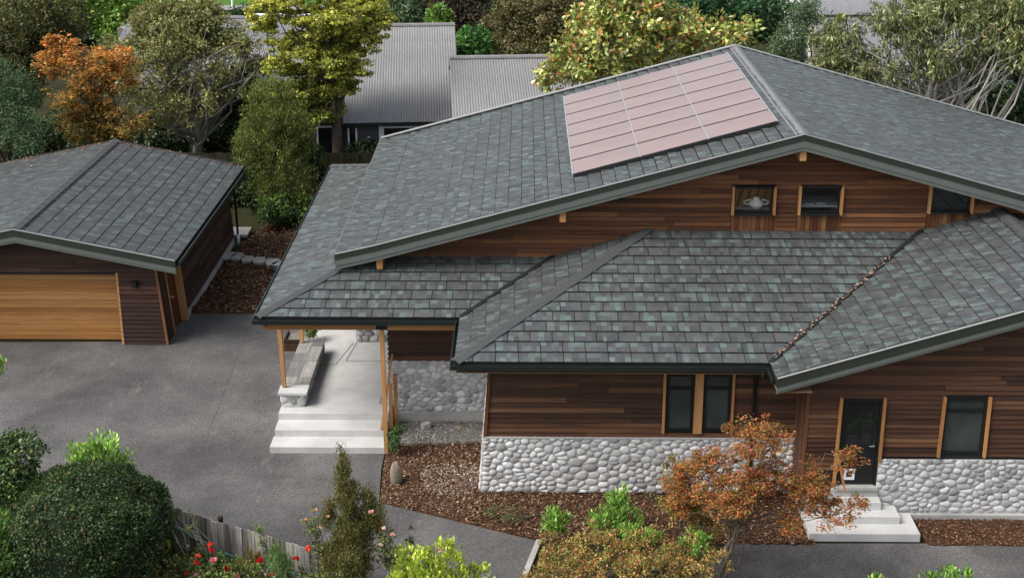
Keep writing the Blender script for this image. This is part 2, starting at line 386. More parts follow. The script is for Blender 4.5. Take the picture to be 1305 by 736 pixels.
q5 = [pB, g2(664, 736), (-.2, 20.6), (2.6, 20.6), g2(925, 692), (5.0, 23.83)]
b6, h6 = relief('shrub_bed', q5, .0, M['mulch'], .14, .06)
b3, h3 = relief('mulch_bed', q2, .004, M['mulch'], .10, .05)
q3 = [(-3.44, 28.0), (-1.0, 28.2), (-1.0, 29.3), (-3.44, 29.3)]
b4, h4 = relief('gravel_bed', q3, .03, M['gravel'], .08, .04)
q4 = [(8.80, 23.83), (16, 23.83), (16, 24.95), (8.80, 24.95)]
b5, h5 = relief('wing_bed', q4, .004, M['mulch'], .10, .04)
BARK = [(4, (.115, .060, .034)), (3, (.065, .034, .020)), (2.4, (.20, .115, .068)), (1.3, (.36, .25, .165))]
DRY = [(3, (.18, .115, .08)), (2.4, (.10, .06, .038)), (2.4, (.32, .25, .20)), (2, (.50, .44, .39))]
qq1 = [(-10.4, 36.1), (-6.2, 36.1), (-6.2, 46.5), (-9.2, 46.5), (-10.2, 41)]
scatter_chips('bark_chips', 'dark brown bark chips spread between the garage and the house', 'bark', qq1, h1, 9000, .11, BARK)
scatter_chips('bark_chips', 'brown mulch chips around the boulder beside the porch', 'bark', q1, h2, 5200, .07, [(3, (.14, .08, .05)), (3, (.085, .045, .028)), (2, (.24, .14, .09)), (1, (.36, .27, .2))])
cg = onz(575, 612, 0); q6 = [(cg[0] + (.75 + .12 * math.sin(3 * t)) * math.cos(t), cg[1] + (.85 + .1 * math.cos(2 * t)) * math.sin(t)) for t in np.linspace(0, 2 * math.pi, 14)[:-1]]
scatter_chips('bark_chips', 'paler dry mulch patch right of the boulder', 'bark', q6, h2, 1700, .065, DRY)
scatter_chips('bark_chips', 'brown bark chips along the foot of the long cobble wall', 'bark', q2, h3, 9000, .075, BARK)
scatter_chips('gravel', 'small pale gravel under the porch side wall', 'gravel', q3, h4, 1600, .05, [(1, (.34, .33, .31)), (1, (.22, .21, .19)), (1, (.46, .45, .43))])
scatter_chips('bark_chips', 'reddish bark chips in the narrow bed by the side steps', 'bark', q4, h5, 4200, .06, [(3, (.17, .085, .05)), (2, (.09, .045, .028)), (1, (.28, .17, .11))])

# ------------------------------------------------------------------ generic building pieces
def frame2(O, U, Vv):
    O, U, Vv = map(lambda a: np.array(a, float), (O, U, Vv)); U = norm(U); Vv = norm(Vv); n = norm(np.cross(U, Vv)); return O, U, Vv, n
def boards(parent, O, U, Vv, poly, m, row=.135, seg=(1.6, 3.6), holes=(), t=.040, gap=.005, name='board', flip=1):
    """weatherboards clipped to a convex outline; each length of timber is an object"""
    O, U, Vv, n = frame2(O, U, Vv); n = n * flip
    v0 = min(p[1] for p in poly); v1 = max(p[1] for p in poly); u0 = min(p[0] for p in poly); u1 = max(p[0] for p in poly)
    k = 0; cnt = 0
    while v0 + k * row < v1 - .01:
        a, b = v0 + k * row, v0 + (k + 1) * row; k += 1
        iv = [(u0, u1)]
        for (h0, h1_, g0, g1) in holes:
            if b > g0 + .03 and a < g1 - .03:
                iv = [q for (s, e) in iv for q in ((s, min(e, h0)), (max(s, h1_), e)) if q[1] - q[0] > .02]
        for s, e in iv:
            x = s
            while x < e - .01:
                L = random.uniform(*seg)
                y = e if e - (x + L) < .7 else x + L
                q = clip_to([(x + gap / 2, a), (y - gap / 2, a), (y - gap / 2, b - .015), (x + gap / 2, b - .015)], poly); x = y  # boards stop short so the black backing imitates a shadow line per row
                if len(q) < 3 or abs(area(q)) < .004: continue
                c0 = np.mean(q, 0); org = O + U * c0[0] + Vv * c0[1]
                d = random.uniform(0, .004)
                top = [(U * (p[0] - c0[0]) + Vv * (p[1] - c0[1]) + n * (.008 + (t - .008 + d) * max(0, min(1, (b - p[1]) / row)))) for p in q]
                bot = [(U * (p[0] - c0[0]) + Vv * (p[1] - c0[1])) for p in q]
                N_ = len(q); o = build(name, top + bot, [tuple(range(N_))] + [(i, i + N_, (i + 1) % N_ + N_, (i + 1) % N_) for i in range(N_)], m, parent)
                o.location = org; cnt += 1
    return cnt
def backing(name, parent, O, U, Vv, poly, m, holes=(), depth=.1, flip=1):
    O, U, Vv, n = frame2(O, U, Vv); n = n * flip; mb = MB()
    vs = sorted({min(p[1] for p in poly), max(p[1] for p in poly), *[h[2] for h in holes], *[h[3] for h in holes]})
    u0 = min(p[0] for p in poly); u1 = max(p[0] for p in poly)
    for a, b in zip(vs, vs[1:]):
        iv = [(u0, u1)]
        for h in holes:
            if (a + b) / 2 > h[2] and (a + b) / 2 < h[3]:
                iv = [q for (s, e) in iv for q in ((s, min(e, h[0])), (max(s, h[1]), e)) if q[1] - q[0] > .01]
        for s, e in iv:
            q = clip_to([(s, a), (e, a), (e, b), (s, b)], poly)
            if len(q) > 2: mb.prism([O + U * p[0] + Vv * p[1] for p in q], -n * depth)
    return mb.build(name, m, parent)

def stones(parent, O, U, Vv, poly, size=.24, squash=1.45, m=None, joined=False, flip=1, tint=1.0, h=(.020, .044)):
    """river stones set in mortar: relaxed cells, each shrunk, rounded and domed"""
    O, U, Vv, n = frame2(O, U, Vv); n = n * flip
    P = [(p[0], p[1] * squash) for p in poly]; lo = np.min(P, 0); hi = np.max(P, 0)
    cnt = max(4, int(abs(area(P)) / (size * size) ))
    pts = []
    while len(pts) < cnt:
        best = None
        for _ in range(random.choice((2, 3, 5))):
            x, y = random.uniform(lo[0], hi[0]), random.uniform(lo[1], hi[1])
            if not inpoly(x, y, P): continue
            d = min([(x - a) ** 2 + (y - b) ** 2 for a, b in pts], default=9)
            if best is None or d > best[0]: best = (d, x, y)
        if best: pts.append(best[1:])
    def cells(pts):
        A = np.array(pts); out = []
        for i, p in enumerate(pts):
            dd = ((A - p) ** 2).sum(1); order = np.argsort(dd)[1:18]; c = list(P)
            if area(c) < 0: c = c[::-1]
            for j in order:
                q = A[j]; a, b = q[0] - p[0], q[1] - p[1]
                c = clip(c, a, b, (q[0] ** 2 + q[1] ** 2 - p[0] ** 2 - p[1] ** 2) / 2)
                if len(c) < 3: break
            out.append(c)
        return out
    cs = cells(pts)
    pts = [tuple(np.mean(c, 0) * .5 + np.array(p) * .5) if len(c) > 2 else p for c, p in zip(cs, pts)]; cs = cells(pts)
    J_ = MB(); k = 0
    for c in cs:
        if len(c) < 3 or abs(area(c)) < size * size * .12: continue
        c = [np.array((p[0], p[1] / squash)) for p in c]; ctr = np.mean(c, 0)
        for _ in range(2):
            c = [x for i in range(len(c)) for x in (c[i] * .75 + c[(i + 1) % len(c)] * .25, c[i] * .25 + c[(i + 1) % len(c)] * .75)]
        ang = sorted((math.atan2(p[1] - ctr[1], p[0] - ctr[0]), np.hypot(*(p - ctr))) for p in c)
        aa = np.array([a for a, _ in ang]); rr = np.array([r for _, r in ang]); K = 10
        th = np.arange(K) * 2 * math.pi / K - math.pi + random.random() * .6
        rr2 = np.interp(th, np.concatenate((aa - 2 * math.pi, aa, aa + 2 * math.pi)), np.tile(rr, 3)) - .005
        rr2 = np.maximum(rr2, .02) * rng.uniform(.93, 1.02, K); H = random.uniform(*h)
        v = []
        for sc, hh in ((1, -.02), (.95, .45), (.62, .92)):
            for t_, r_ in zip(th, rr2):
                v.append(U * (math.cos(t_) * r_ * sc) + Vv * (math.sin(t_) * r_ * sc) + n * hh * H)
        v.append(n * H)
        f = [(i + a * K, (i + 1) % K + a * K, (i + 1) % K + (a + 1) * K, i + (a + 1) * K) for a in range(2) for i in range(K)] + [(2 * K + i, 2 * K + (i + 1) % K, 3 * K) for i in range(K)]
        if flip < 0: f = [q[::-1] for q in f]
        g = random.choice((.26, .33, .38, .42, .45, .48, .54)) * tint * random.uniform(.9, 1.1); col = (g * random.uniform(.98, 1.03), g, g * random.uniform(.97, 1.02))
        org = O + U * ctr[0] + Vv * ctr[1]; k += 1
        if joined: J_.put([p + org for p in v], f, col)
        else:
            s_ = MB().put(v, f, col); o = s_.build('stone', m or M['stone'], parent, True); o.location = org
    if joined:
        o = J_.build('stones', m or M['stone'], parent, True); o['kind'] = 'stuff'
    return k

SH_PAL = [(.070, .073, .074), (.062, .066, .067), (.079, .081, .081), (.055, .059, .060), (.078, .096, .092), (.100, .132, .124), (.088, .112, .106)]
SH_W = [5, 5, 4, 3, 2.2, 2.2, 2.0]
ALL_SH = []
def shingle_slope(parent, O, U, poly3, up_hint=(0, 0, 1), course=.345, unit=.50, thick=.16, pal=SH_PAL, name='roof_slope', under=None, thk=1.0, shade_gap=.022):
    """a roof plane: solid underlay slab plus courses of shingle panels, each panel three or four tabs"""
    P = [np.array(p, float) for p in poly3]; O = np.array(O, float); U = norm(U)
    nrm = norm(np.cross(P[1] - P[0], P[2] - P[0]))
    if nrm[2] < 0: nrm = -nrm
    Vv = np.cross(nrm, U)
    if Vv[2] < 0: U = -U; Vv = np.cross(nrm, U)
    poly = [((p - O) @ U, (p - O) @ Vv) for p in P]
    slab = MB().prism([p - nrm * .006 for p in P], -nrm * thick).build(name, under or M['under'], parent)
    u0 = min(p[0] for p in poly); u1 = max(p[0] for p in poly); v0 = min(p[1] for p in poly); v1 = max(p[1] for p in poly)
    k = 0; v = v0
    while v < v1 - .03:
        off = random.uniform(0, unit); x = u0 - off
        while x < u1:
            wts = rng.uniform(.7, 1.3, random.choice((3, 4, 4, 5))); wts = np.cumsum(wts) / wts.sum() * unit
            mb = MB(); a = x + .008; tot = 0; H0 = random.uniform(-.002, .003)
            for wv in wts:
                b = x + wv - (.008 if wv == wts[-1] else 0)
                ex = random.choice((0, 0, 0, .008))
                q = clip_to([(a, v - .02 + ex), (b, v - .02 + ex), (b, v + course - shade_gap), (a, v + course - shade_gap)], poly); a = b  # course stops short; bare dark underlay imitates the shadow line above it
                if len(q) < 3 or abs(area(q)) < 4e-4: continue
                tot += abs(area(q)); ht = (random.choice((.033, .035, .038)) + H0) * thk
                col = np.array(random.choices(pal, SH_W)[0]) * random.uniform(.85, 1.15)
                topv = [O + U * p[0] + Vv * p[1] + nrm * (.005 + ht * max(0, 1 - (p[1] - v) / (course + .03))) for p in q]
                botv = [O + U * p[0] + Vv * p[1] + nrm * .001 for p in q]; n_ = len(q)
                hz_ = lambda p: O + U * p[0] + Vv * p[1] + nrm * (.005 + ht * max(0, 1 - (p[1] - v) / (course + .03)))
                sv_ = v + course * random.uniform(.40, .56)
                for q_, c_ in ((clip(q, 0, 1, sv_), col), (clip(q, 0, -1, -sv_), np.array(random.choices(pal, SH_W)[0]) * random.uniform(.85, 1.12))):
                    if len(q_) > 2: mb.put([hz_(p) for p in q_], [tuple(range(len(q_)))], tuple(c_))
                mb.put(topv + botv, [(i, i + n_, (i + 1) % n_ + n_, (i + 1) % n_) for i in range(n_) if not (wv != wts[-1] and abs(q[i][0] - b) < 1e-6 and abs(q[(i + 1) % n_][0] - b) < 1e-6)], (.026, .027, .028))  # side faces painted dark to imitate the shade between courses
            x += unit
            if mb.v: 
                c = np.mean(mb.v, 0); s = pxm(c); view = norm(c - CO); ALL_SH.append((tot * s * s * abs(view @ nrm), mb, slab, c))
        v += course
    return slab
def flush_shingles(limit=300):
    """the panels that show largest become objects, the rest one joined field per roof plane"""
    global ALL_SH
    ALL_SH.sort(key=lambda r: -r[0]); rest = {}
    for i, (s, mb, slab, c) in enumerate(ALL_SH):
        if i < limit:
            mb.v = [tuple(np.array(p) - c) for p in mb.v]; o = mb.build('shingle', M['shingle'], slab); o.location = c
        else:
            r = rest.setdefault(slab.name, (MB(), slab))[0]
            b = len(r.v); r.v += mb.v; r.f += [tuple(j + b for j in q) for q in mb.f]; r.c += mb.c
    for k, (r, slab) in rest.items():
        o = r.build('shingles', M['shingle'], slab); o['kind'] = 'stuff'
    ALL_SH = []
def caps(parent, a, b, w_=.20, step=.42, m=None, name='ridge_cap', drop=.045, lift=.075):
    """a run of folded cap tiles along a hip or ridge"""
    a, b = np.array(a, float), np.array(b, float); d = b - a; L = np.linalg.norm(d); t = d / L; s = norm(np.cross(t, (0, 0, 1))); n = int(L / step) + 1
    for i in range(n):
        p = a + t * (i * L / n); e = t * (L / n + .03); z = V3(0, 0, 1)
        h = lift + .012
        v = [p - s * w_ - z * drop + z * lift, p + z * h, p + s * w_ - z * drop + z * lift]
        v2 = [x + e - z * .012 for x in v]; lo = [x - z * .03 for x in v]
        org = v[1]; P = [x - org for x in v + v2 + lo]
        o = build(name, P, [(0, 3, 4, 1), (1, 4, 5, 2), (0, 1, 7, 6), (1, 2, 8, 7), (0, 6, 3), (2, 5, 8)], m or M['cap'], parent); o.location = org

def window(parent, O, U, x0, x1, z0, z1, rec=.05, pane='dark_glass', fr=.055, transom=None, trim=(1, 1, 1, 1), tw=.055, td=.07, flare=0.0, name='window', sill=True):
    """O on the wall face, U along it, outward normal given by U x Z; black sash, glass and pine trims"""
    O = np.array(O, float); U = norm(U); Z = V3(0, 0, 1); n = np.cross(U, Z)
    p = lambda u, z, d=0: O + U * u + Z * z + n * d
    mb = MB()
    mb.obox(p(x0, z0, -rec - .05), U * (x1 - x0), Z * fr, n * .07); mb.obox(p(x0, z1 - fr, -rec - .05), U * (x1 - x0), Z * fr, n * .07)
    mb.obox(p(x0, z0 + fr, -rec - .05), U * fr, Z * (z1 - z0 - 2 * fr), n * .07); mb.obox(p(x1 - fr, z0 + fr, -rec - .05), U * fr, Z * (z1 - z0 - 2 * fr), n * .07)
    if transom: mb.obox(p(x0 + fr, transom, -rec - .05), U * (x1 - x0 - 2 * fr), Z * fr, n * .066)
    f = mb.build(name, M['black_frame'], parent)
    MB().obox(p(x0 + fr * .6, z0 + fr * .6, -rec - .035), U * (x1 - x0 - 1.2 * fr), Z * (z1 - z0 - 1.2 * fr), n * .012).build('pane', M[pane], f)
    if sill: MB().obox(p(x0 - .02, z0 - .06, -.06), U * (x1 - x0 + .04), Z * .055, n * .15).build('sill', M['black_frame'], f)
    for k, (a, sg) in enumerate(((x0 - tw, -1), (x1, 1))):
        if trim[k]:
            a2 = a + sg * flare
            q = [p(a, z1 + .04), p(a + tw, z1 + .04), p(a2 + tw, z0 - .05), p(a2, z0 - .05)]
            MB().prism(q, n * td).build('trim', M['pine_z'], f)
    if trim[2]: MB().obox(p(x0 - .01, z1 + .002, -.02), U * (x1 - x0 + .02), Z * .04, n * (td + .02)).build('head_flashing', M['black_frame'], f)
    return f

# ------------------------------------------------------------------ the house
H = thing('timber_house', 'large timber and cobblestone house with shingled gable and hip roofs', 'house')
zs = lambda x, y, s=PR: ZE
rF = lambda Y, y0=C2[1]: ZE + PR * (Y - y0)
zHT = rF(YU); HT = V3(C2[0] + (zHT - ZE) / PR, YU, zHT)
zV1 = rF(YU, J[1]); V1 = V3(J[0] + (zV1 - ZE) / PR, YU, zV1); H1 = V3(C1[0] + (zV1 - ZE) / PR, YU, zV1)
VT = V3(W0[0] + (zHT - ZE) / .312, YU, zHT)
Wf = V3(W0[0], 24.44, ZE); RX = 11.85; zRw = ZE + .312 * (RX - W0[0]); Rf = V3(RX, 24.44, zRw); Rw = V3(RX, YU, zRw)
XL = -3.95                                                      # left wall of the upper storey
B1 = V3(-6.38, 39.7, ZE); T1 = V3(XL, C1[1] + (XL - C1[0]), ZE + PR * (XL - C1[0])); T2 = V3(XL, 39.7 - (XL - C1[0]) * .95, T1[2])
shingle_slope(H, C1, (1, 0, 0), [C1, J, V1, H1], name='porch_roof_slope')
shingle_slope(H, C1, (0, -1, 0), [C1, T1, T2, B1], name='side_roof_slope', shade_gap=.042)
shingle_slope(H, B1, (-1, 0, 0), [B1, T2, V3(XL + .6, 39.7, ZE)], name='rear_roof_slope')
shingle_slope(H, C2, (0, -1, 0), [C2, HT, V1, J], name='hip_roof_slope', shade_gap=.038)
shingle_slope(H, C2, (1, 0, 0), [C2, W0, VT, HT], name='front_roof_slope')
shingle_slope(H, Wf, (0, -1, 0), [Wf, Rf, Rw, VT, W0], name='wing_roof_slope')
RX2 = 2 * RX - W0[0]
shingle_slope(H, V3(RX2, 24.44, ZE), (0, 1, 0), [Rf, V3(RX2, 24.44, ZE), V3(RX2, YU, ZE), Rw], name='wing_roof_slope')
# main gable
AX, AZ, rM = 6.72, 7.80, .2765; YB = 39.5
K = V3(-3.70, YR, AZ - rM * (AX + 3.70)); L = V3(-4.70, YR, K[2] - .235); A = V3(AX, YR, AZ)
XR = 17.5; RR = V3(XR, YR, AZ - .279 * (XR - AX)); bk = lambda p: V3(p[0], YB, p[2])
shingle_slope(H, L, (0, -1, 0), [L, K, bk(K), bk(L)], name='main_roof_slope', course=.345, shade_gap=.038)
main_l = shingle_slope(H, K, (0, -1, 0), [K, A, bk(A), bk(K)], name='main_roof_slope', shade_gap=.040)
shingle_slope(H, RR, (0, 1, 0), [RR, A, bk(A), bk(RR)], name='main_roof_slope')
flush_shingles(300)
# hip and ridge caps
caps(H, C2, HT, .15, .40, name='hip_cap'); caps(H, C1, T1 + (T1 - C1) * .0, .13, .40, name='hip_cap'); caps(H, B1, T2, .13, .40, name='hip_cap'); caps(H, Rf, Rw, .17, .42)
rc = MB().prism([A + V3(-.19, .02, -.045 + .02), A + V3(0, .02, .05), A + V3(.19, .02, -.045 + .02), A + V3(0, .02, .012)], (0, YB - YR - .04, 0)).build('ridge_flashing', M['ridge_metal'], H)
# valley gutters
for a, b in ((J, V1), (W0, VT)):
    t = norm(b - a); s = norm(np.cross(t, (0, 0, 1))); v = [a - s * .055, a + s * .055, b + s * .055, b - s * .055]
    MB().prism([p + V3(0, 0, .03) for p in v], (0, 0, .035)).build('valley_gutter', M['gutter'], H)
# barge boards on the main gable
def barge(a, b, yf, parent, hb=.23, hu=.15, ext=0.0):
    a, b = np.array(a, float), np.array(b, float); Z = V3(0, 0, 1)
    at = lambda p, dz, y: V3(p[0], y, p[2] + dz)
    def plank(nm, z0, z1, y0, y1, m):
        return MB().prism([at(a, z0, y0), at(b, z0, y0), at(b, z1, y0), at(a, z1, y0)], (0, y1 - y0, 0)).build(nm, m, parent)
    plank('edge_flashing', .03, .05, yf - .072, yf - .03, M['flash'])
    plank('edge_flashing', .02, .04, yf - .03, yf + .06, M['fascia_dark'])
    plank('capping_board', -hu + .03, .03, yf - .06, yf + .002, M['fascia_dark'])
    plank('barge_board', -hu - hb * .58, -hu + .028, yf - .05, yf + .002, M['fascia'])
    plank('barge_board', -hu - hb, -hu - hb * .58 - .004, yf - .035, yf + .002, M['fascia'])
barge(L, K, YR, H); barge(K, A, YR, H); barge(A, RR, YR, H)
for a, b in ((bk(L), bk(A)), (bk(A), bk(RR))):
    MB().prism([a + V3(0, 0, .06), b + V3(0, 0, .06), b + V3(0, 0, -.3), a + V3(0, 0, -.3)], (0, .03, 0)).build('barge_board', M['fascia'], H)
    MB().prism([a + V3(0, -.10, .05), b + V3(0, -.10, .05), b + V3(0, .05, .05), a + V3(0, .05, .05)], (0, 0, .03)).build('edge_flashing', M['flash'], H)
MB().prism([L + V3(0, 0, .04), bk(L) + V3(0, 0, .04), bk(L) + V3(0, 0, -.24), L + V3(0, 0, -.24)], (-.03, 0, 0)).build('fascia_board', M['fascia'], H)
barge(Wf, Rf, 24.44, H, .13, .21); barge(Rf, V3(RX2, 24.44, ZE), 24.44, H, .13, .21)
# gutters: open troughs along the low eaves
def gutter(a, b, out, parent=H, wd=.11, hg=.09):
    a, b, out = np.array(a, float), np.array(b, float), np.array(out, float); d = b - a; Z = V3(0, 0, 1); mb = MB()
    a = a - Z * .05
    mb.obox(a - Z * hg, d, out * wd, Z * .012); mb.obox(a + out * (wd - .012) - Z * (hg - .012), d, out * .012, Z * hg); mb.obox(a - Z * (hg - .012), d, out * .012, Z * hg * .8)
    mb.obox(a + out * (wd - .02) - Z * .0005, d, out * .03, Z * .014)
    mb.build('gutter', M['gutter'], parent)
    MB().obox(a - out * .03 - Z * .13, d, out * .028, Z * .13).build('fascia_board', M['gutter'], parent)
gutter(C1 - V3(.1, 0, 0), J, (0, -1, 0)); gutter(C2 - V3(.11, 0, 0), W0, (0, -1, 0)); gutter(C2, J, (-1, 0, 0)); gutter(B1, C1, (-1, 0, 0)); gutter(Wf, W0 - V3(0, .11, 0), (-1, 0, 0), H, .09)
# soffits
MB().box((-1.5, 25.2, 3.42), (5.42, 25.84, 3.44)).build('soffit', M['soffit'], H)
MB().box((5.45, 24.46, 3.36), (6.2, 25.2, 3.38)).build('soffit', M['soffit'], H)

# ---- upper wall under the main gable
def under_gable(x):                    # underside of the main roof at Y=YU
    if x < K[0]: return K[2] - .235 * (K[0] - x) - .18
    return (AZ - rM * (AX - x) if x < AX else AZ - .279 * (x - AX)) - .18
X0, X1 = XL, 16.5
up = [(X0, 3.9), (X1, 3.9), (X1, under_gable(X1)), (AX, under_gable(AX)), (X0, under_gable(X0))]
wins = []
for (ax, ay, bx, by) in ((936, 238, 984, 270), (1021, 237, 1069, 270), (1187, 236, 1235, 268)):
    p, q = ony(ax, ay, YU), ony(bx, by, YU); wins.append((p[0], q[0], q[2], p[2]))
holes = [(a - .06, b + .06, 4.6, d + .03) for a, b, c, d in wins]
wall = backing('upper_wall', H, (0, YU, 0), (1, 0, 0), (0, 0, 1), up, M['under'], [(a, b, c, d) for a, b, c, d in wins])
boards(wall, (0, YU - .001, 0), (1, 0, 0), (0, 0, 1), up, M['red_board'], .122, (2.0, 5.2), holes)
for i, (a, b, c, d) in enumerate(wins):
    f = window(H, (0, YU - .03, 0), (1, 0, 0), a, b, c, d, .03, 'clear' if i < 2 else 'dark_glass', .045, None, (1, 1, 1, 1), .06, .10)
    x = a - .05
    while x < b + .04:
        e = min(x + .105, b + .05); o = MB().box((-(e - x) / 2 + .003, -.02, -(c - .06 - 4.6) / 2), ((e - x) / 2 - .003, .0, (c - .06 - 4.6) / 2)).build('vertical_board', M['vert_red'], wall); o.location = ((x + e) / 2, YU - .006, (c - .06 + 4.6) / 2); x = e
# room behind the two clear windows
M['room'] = m_wood('room_lining', [(0, (.72, .44, .2)), (1, (.78, .5, .24))], 'z', .6, .1); M['room_white'] = m_plain('room_plaster', (.62, .60, .56), .9, .05, 3)  # lining colour brightened to stand in for warm light indoors
room = MB(); room.box((4.8, 30.42, 5.0), (6.45, 30.5, 7.1)); room.build('room_lining', M['room'], H)
room = MB(); room.box((6.5, 32.4, 5.0), (8.3, 32.5, 7.1)); room.box((6.45, YU + .12, 5.0), (6.5, 32.4, 7.1)); room.box((8.3, YU + .12, 5.0), (8.35, 32.5, 7.1)); room.box((4.75, YU + .12, 5.0), (4.8, 31.1, 7.1)); room.box((4.8, YU + .12, 4.95), (8.3, 32.4, 5.0)); room.build('room_wall', M['room_white'], H)
a, b, c, d = wins[0]
vz = thing('vase', 'white two handled vase standing inside an upper window', 'vase')
vb = MB().lathe((a + .62, YU + .28, c - .02), [(.05, 0), (.10, .03), (.19, .12), (.20, .18), (.13, .25), (.07, .29), (.09, .33)], 18).build('body', M['white'], vz, True)
for sg in (-1, 1):
    hp = [V3(a + .62 + sg * (.15 + .17 * math.sin(t * math.pi)), YU + .28, c + .08 + .16 * t) for t in np.linspace(0, 1, 8)]
    MB().tube(hp, .022, 8).build('handle', M['white'], vz, True)
vst = MB().box((a + .02, YU + .13, c - .10), (b - .02, YU + .55, c - .03)).build('window_shelf', M['white'], H)
for k in range(5):
    x = a + .12 + k * .2; MB().bar((x, YU + .55, 5.2), (x + .35, YU + .55, 6.6), .05, .05, (0, 1, 0)).build('brace', M['pine_z'], H)
a, b, c, d = wins[1]
dsk = thing('desk', 'white desk seen through the middle upper window', 'desk'); MB().box((a - .1, YU + .5, c - .05), (b + .2, YU + 1.3, c)).build('desktop', M['white'], dsk)
for lx in (a, b + .1): MB().box((lx, YU + .55, 5.0), (lx + .05, YU + 1.25, c - .05)).build('leg', M['white'], dsk)
for i_, (bx, col) in enumerate(((a + .25, (.7, .7, .72)), (a + .55, (.5, .58, .62)))):
    o = MB().box((bx, YU + .55, c + .002), (bx + .24, YU + .85, c + .035 + .02 * i_)).build('book', m_plain('book_cover', col, .5), None); tag(o, ('pale grey book lying flat on the desk upstairs', 'thicker bluish book lying on the desk upstairs')[i_], 'book')
# purlin ends and knee
for (x, y) in ((717, 271), (484, 332), (1023, 195)):
    p = ony(x, y, YR + .12); zz = under_gable(p[0]) - .13
    MB().box((p[0] - .075, YR + .03, zz - .34), (p[0] + .075, YU - .03, zz - .05)).build('purlin', M['pine_y'], H)
p = ony(1303, 262, YR + .2); MB().bar((p[0] - .15, YR + .1, under_gable(p[0]) - .12), (p[0] + .5, YR + .1, under_gable(p[0]) - .42), .12, .14).build('knee_brace', M['pine_x'], H)
# other walls of the upper storey
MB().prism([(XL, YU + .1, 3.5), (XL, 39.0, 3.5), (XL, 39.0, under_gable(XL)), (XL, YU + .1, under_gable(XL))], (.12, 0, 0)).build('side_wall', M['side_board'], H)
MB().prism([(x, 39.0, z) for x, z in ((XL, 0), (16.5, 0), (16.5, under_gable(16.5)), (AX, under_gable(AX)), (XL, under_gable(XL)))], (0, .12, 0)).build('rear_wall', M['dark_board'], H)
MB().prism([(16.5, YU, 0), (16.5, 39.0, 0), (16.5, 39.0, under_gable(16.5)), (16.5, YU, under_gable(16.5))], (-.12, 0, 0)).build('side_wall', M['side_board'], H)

# ---- front wall
p0, p1 = ony(848, 477, YW), ony(932, 551, YW)
wx0, wx1, wz0, wz1 = p0[0], p1[0], p1[2], p0[2]; ST = 1.44; XC = 6.26
fw = backing('front_wall', H, (0, YW + .10, 0), (1, 0, 0), (0, 0, 1), [(-.86, ST), (XC, ST), (XC, 3.45), (-.72, 3.45)], M['under'])
boards(fw, (0, YW + .099, 0), (1, 0, 0), (0, 0, 1), [(-.86, ST), (XC, ST), (XC, 3.45), (-.72, 3.45)], M['board'], .127, (1.8, 4.5), [(wx0 + .0, wx1 - .0, wz0 + .05, wz1)])
mid = (wx0 + wx1) / 2
window(H, (0, YW + .075, 0), (1, 0, 0), wx0 + .03, mid - .10, wz0, wz1, -.01, 'blind_glass', .07, wz1 - .40, (1, 0, 0, 1), .06, .06, 0, sill=False)
window(H, (0, YW + .075, 0), (1, 0, 0), mid + .10, wx1 - .03, wz0, wz1, -.01, 'blind_glass', .07, wz1 - .40, (0, 1, 0, 1), .06, .06, 0, sill=False)
MB().box((mid - .095, YW - .01, wz0 - .03), (mid + .095, YW + .07, wz1 + .06)).build('mullion_board', M['pine_z'], H)
MB().prism([(-.80, YW + .03, 3.45), (-.72, YW + .03, 3.45), (-.86, YW + .03, ST), (-.94, YW + .03, ST)], (0, .08, 0)).build('corner_trim', M['vert_red'], H)
pl = MB().prism([(-1.0, YW + .052, 0), (XC, YW + .052, 0), (XC, YW + .052, ST - .02), (-.95, YW + .052, ST - .02)], (0, .5, 0)).build('cobble_wall', M['mortar'], H)
n1 = stones(pl, (0, YW + .055, 0), (1, 0, 0), (0, 0, 1), [(-1.0, .0), (XC, .0), (XC, ST), (-.95, ST)], .205, tint=1.2)
MB().box((-.95, YW + .02, ST - .02), (XC, YW + .12, ST + .012)).build('ledge', M['mortar'], H)
# return wall of cobbles facing the porch, leaning out towards its foot
ret = MB().prism([(-1.03, YW + .06, 0), (-1.03, 29.3, 0), (-.74, 29.3, 3.45), (-.74, YW + .12, 3.45)], (.25, 0, 0)).build('cobble_return_wall', M['mortar'], H)
stones(ret, (-1.03, 29.3, 0), (0, -1, 0), (.29, 0, 3.45), [(0, 0), (29.3 - YW - .06, 0), (29.3 - YW - .12, 3.45), (0, 3.45)], .25, joined=True)
# ---- recessed wall beside the porch
YE = 29.25; e0, e1 = -3.46, -.98
pe = MB().box((e0, YE + .052, .27), (e1, YE + .4, 1.70)).build('cobble_wall', M['mortar'], H)
n2 = stones(pe, (0, YE + .055, 0), (1, 0, 0), (0, 0, 1), [(e0, .27), (e1 + .05, .27), (e1 + .25, 1.72), (e0 + .03, 1.72)], .21, tint=1.15)
MB().box((e0, YE - .02, 0), (e1, YE + .4, .27)).build('foundation', M['plinth'], H)
we = backing('recessed_wall', H, (0, YE + .10, 0), (1, 0, 0), (0, 0, 1), [(e0, 1.70), (e1 + .3, 1.70), (e1 + .3, 3.5), (e0, 3.5)], M['under'])
boards(we, (0, YE + .099, 0), (1, 0, 0), (0, 0, 1), [(e0, 1.70), (e1 + .3, 1.70), (e1 + .3, 3.5), (e0, 3.5)], M['board'], .135, (1.2, 3))
pw = backing('porch_side_wall', H, (e0, 33.8, 0), (0, -1, 0), (0, 0, 1), [(0, .4), (33.8 - YE - .1, .4), (33.8 - YE - .1, 3.5), (0, 3.5)], M['under'])
boards(pw, (e0, 33.8, 0), (0, -1, 0), (0, 0, 1), [(0, .5), (33.8 - YE - .1, .5), (33.8 - YE - .1, 3.5), (0, 3.5)], M['side_board'], .135, (1.5, 3.5))
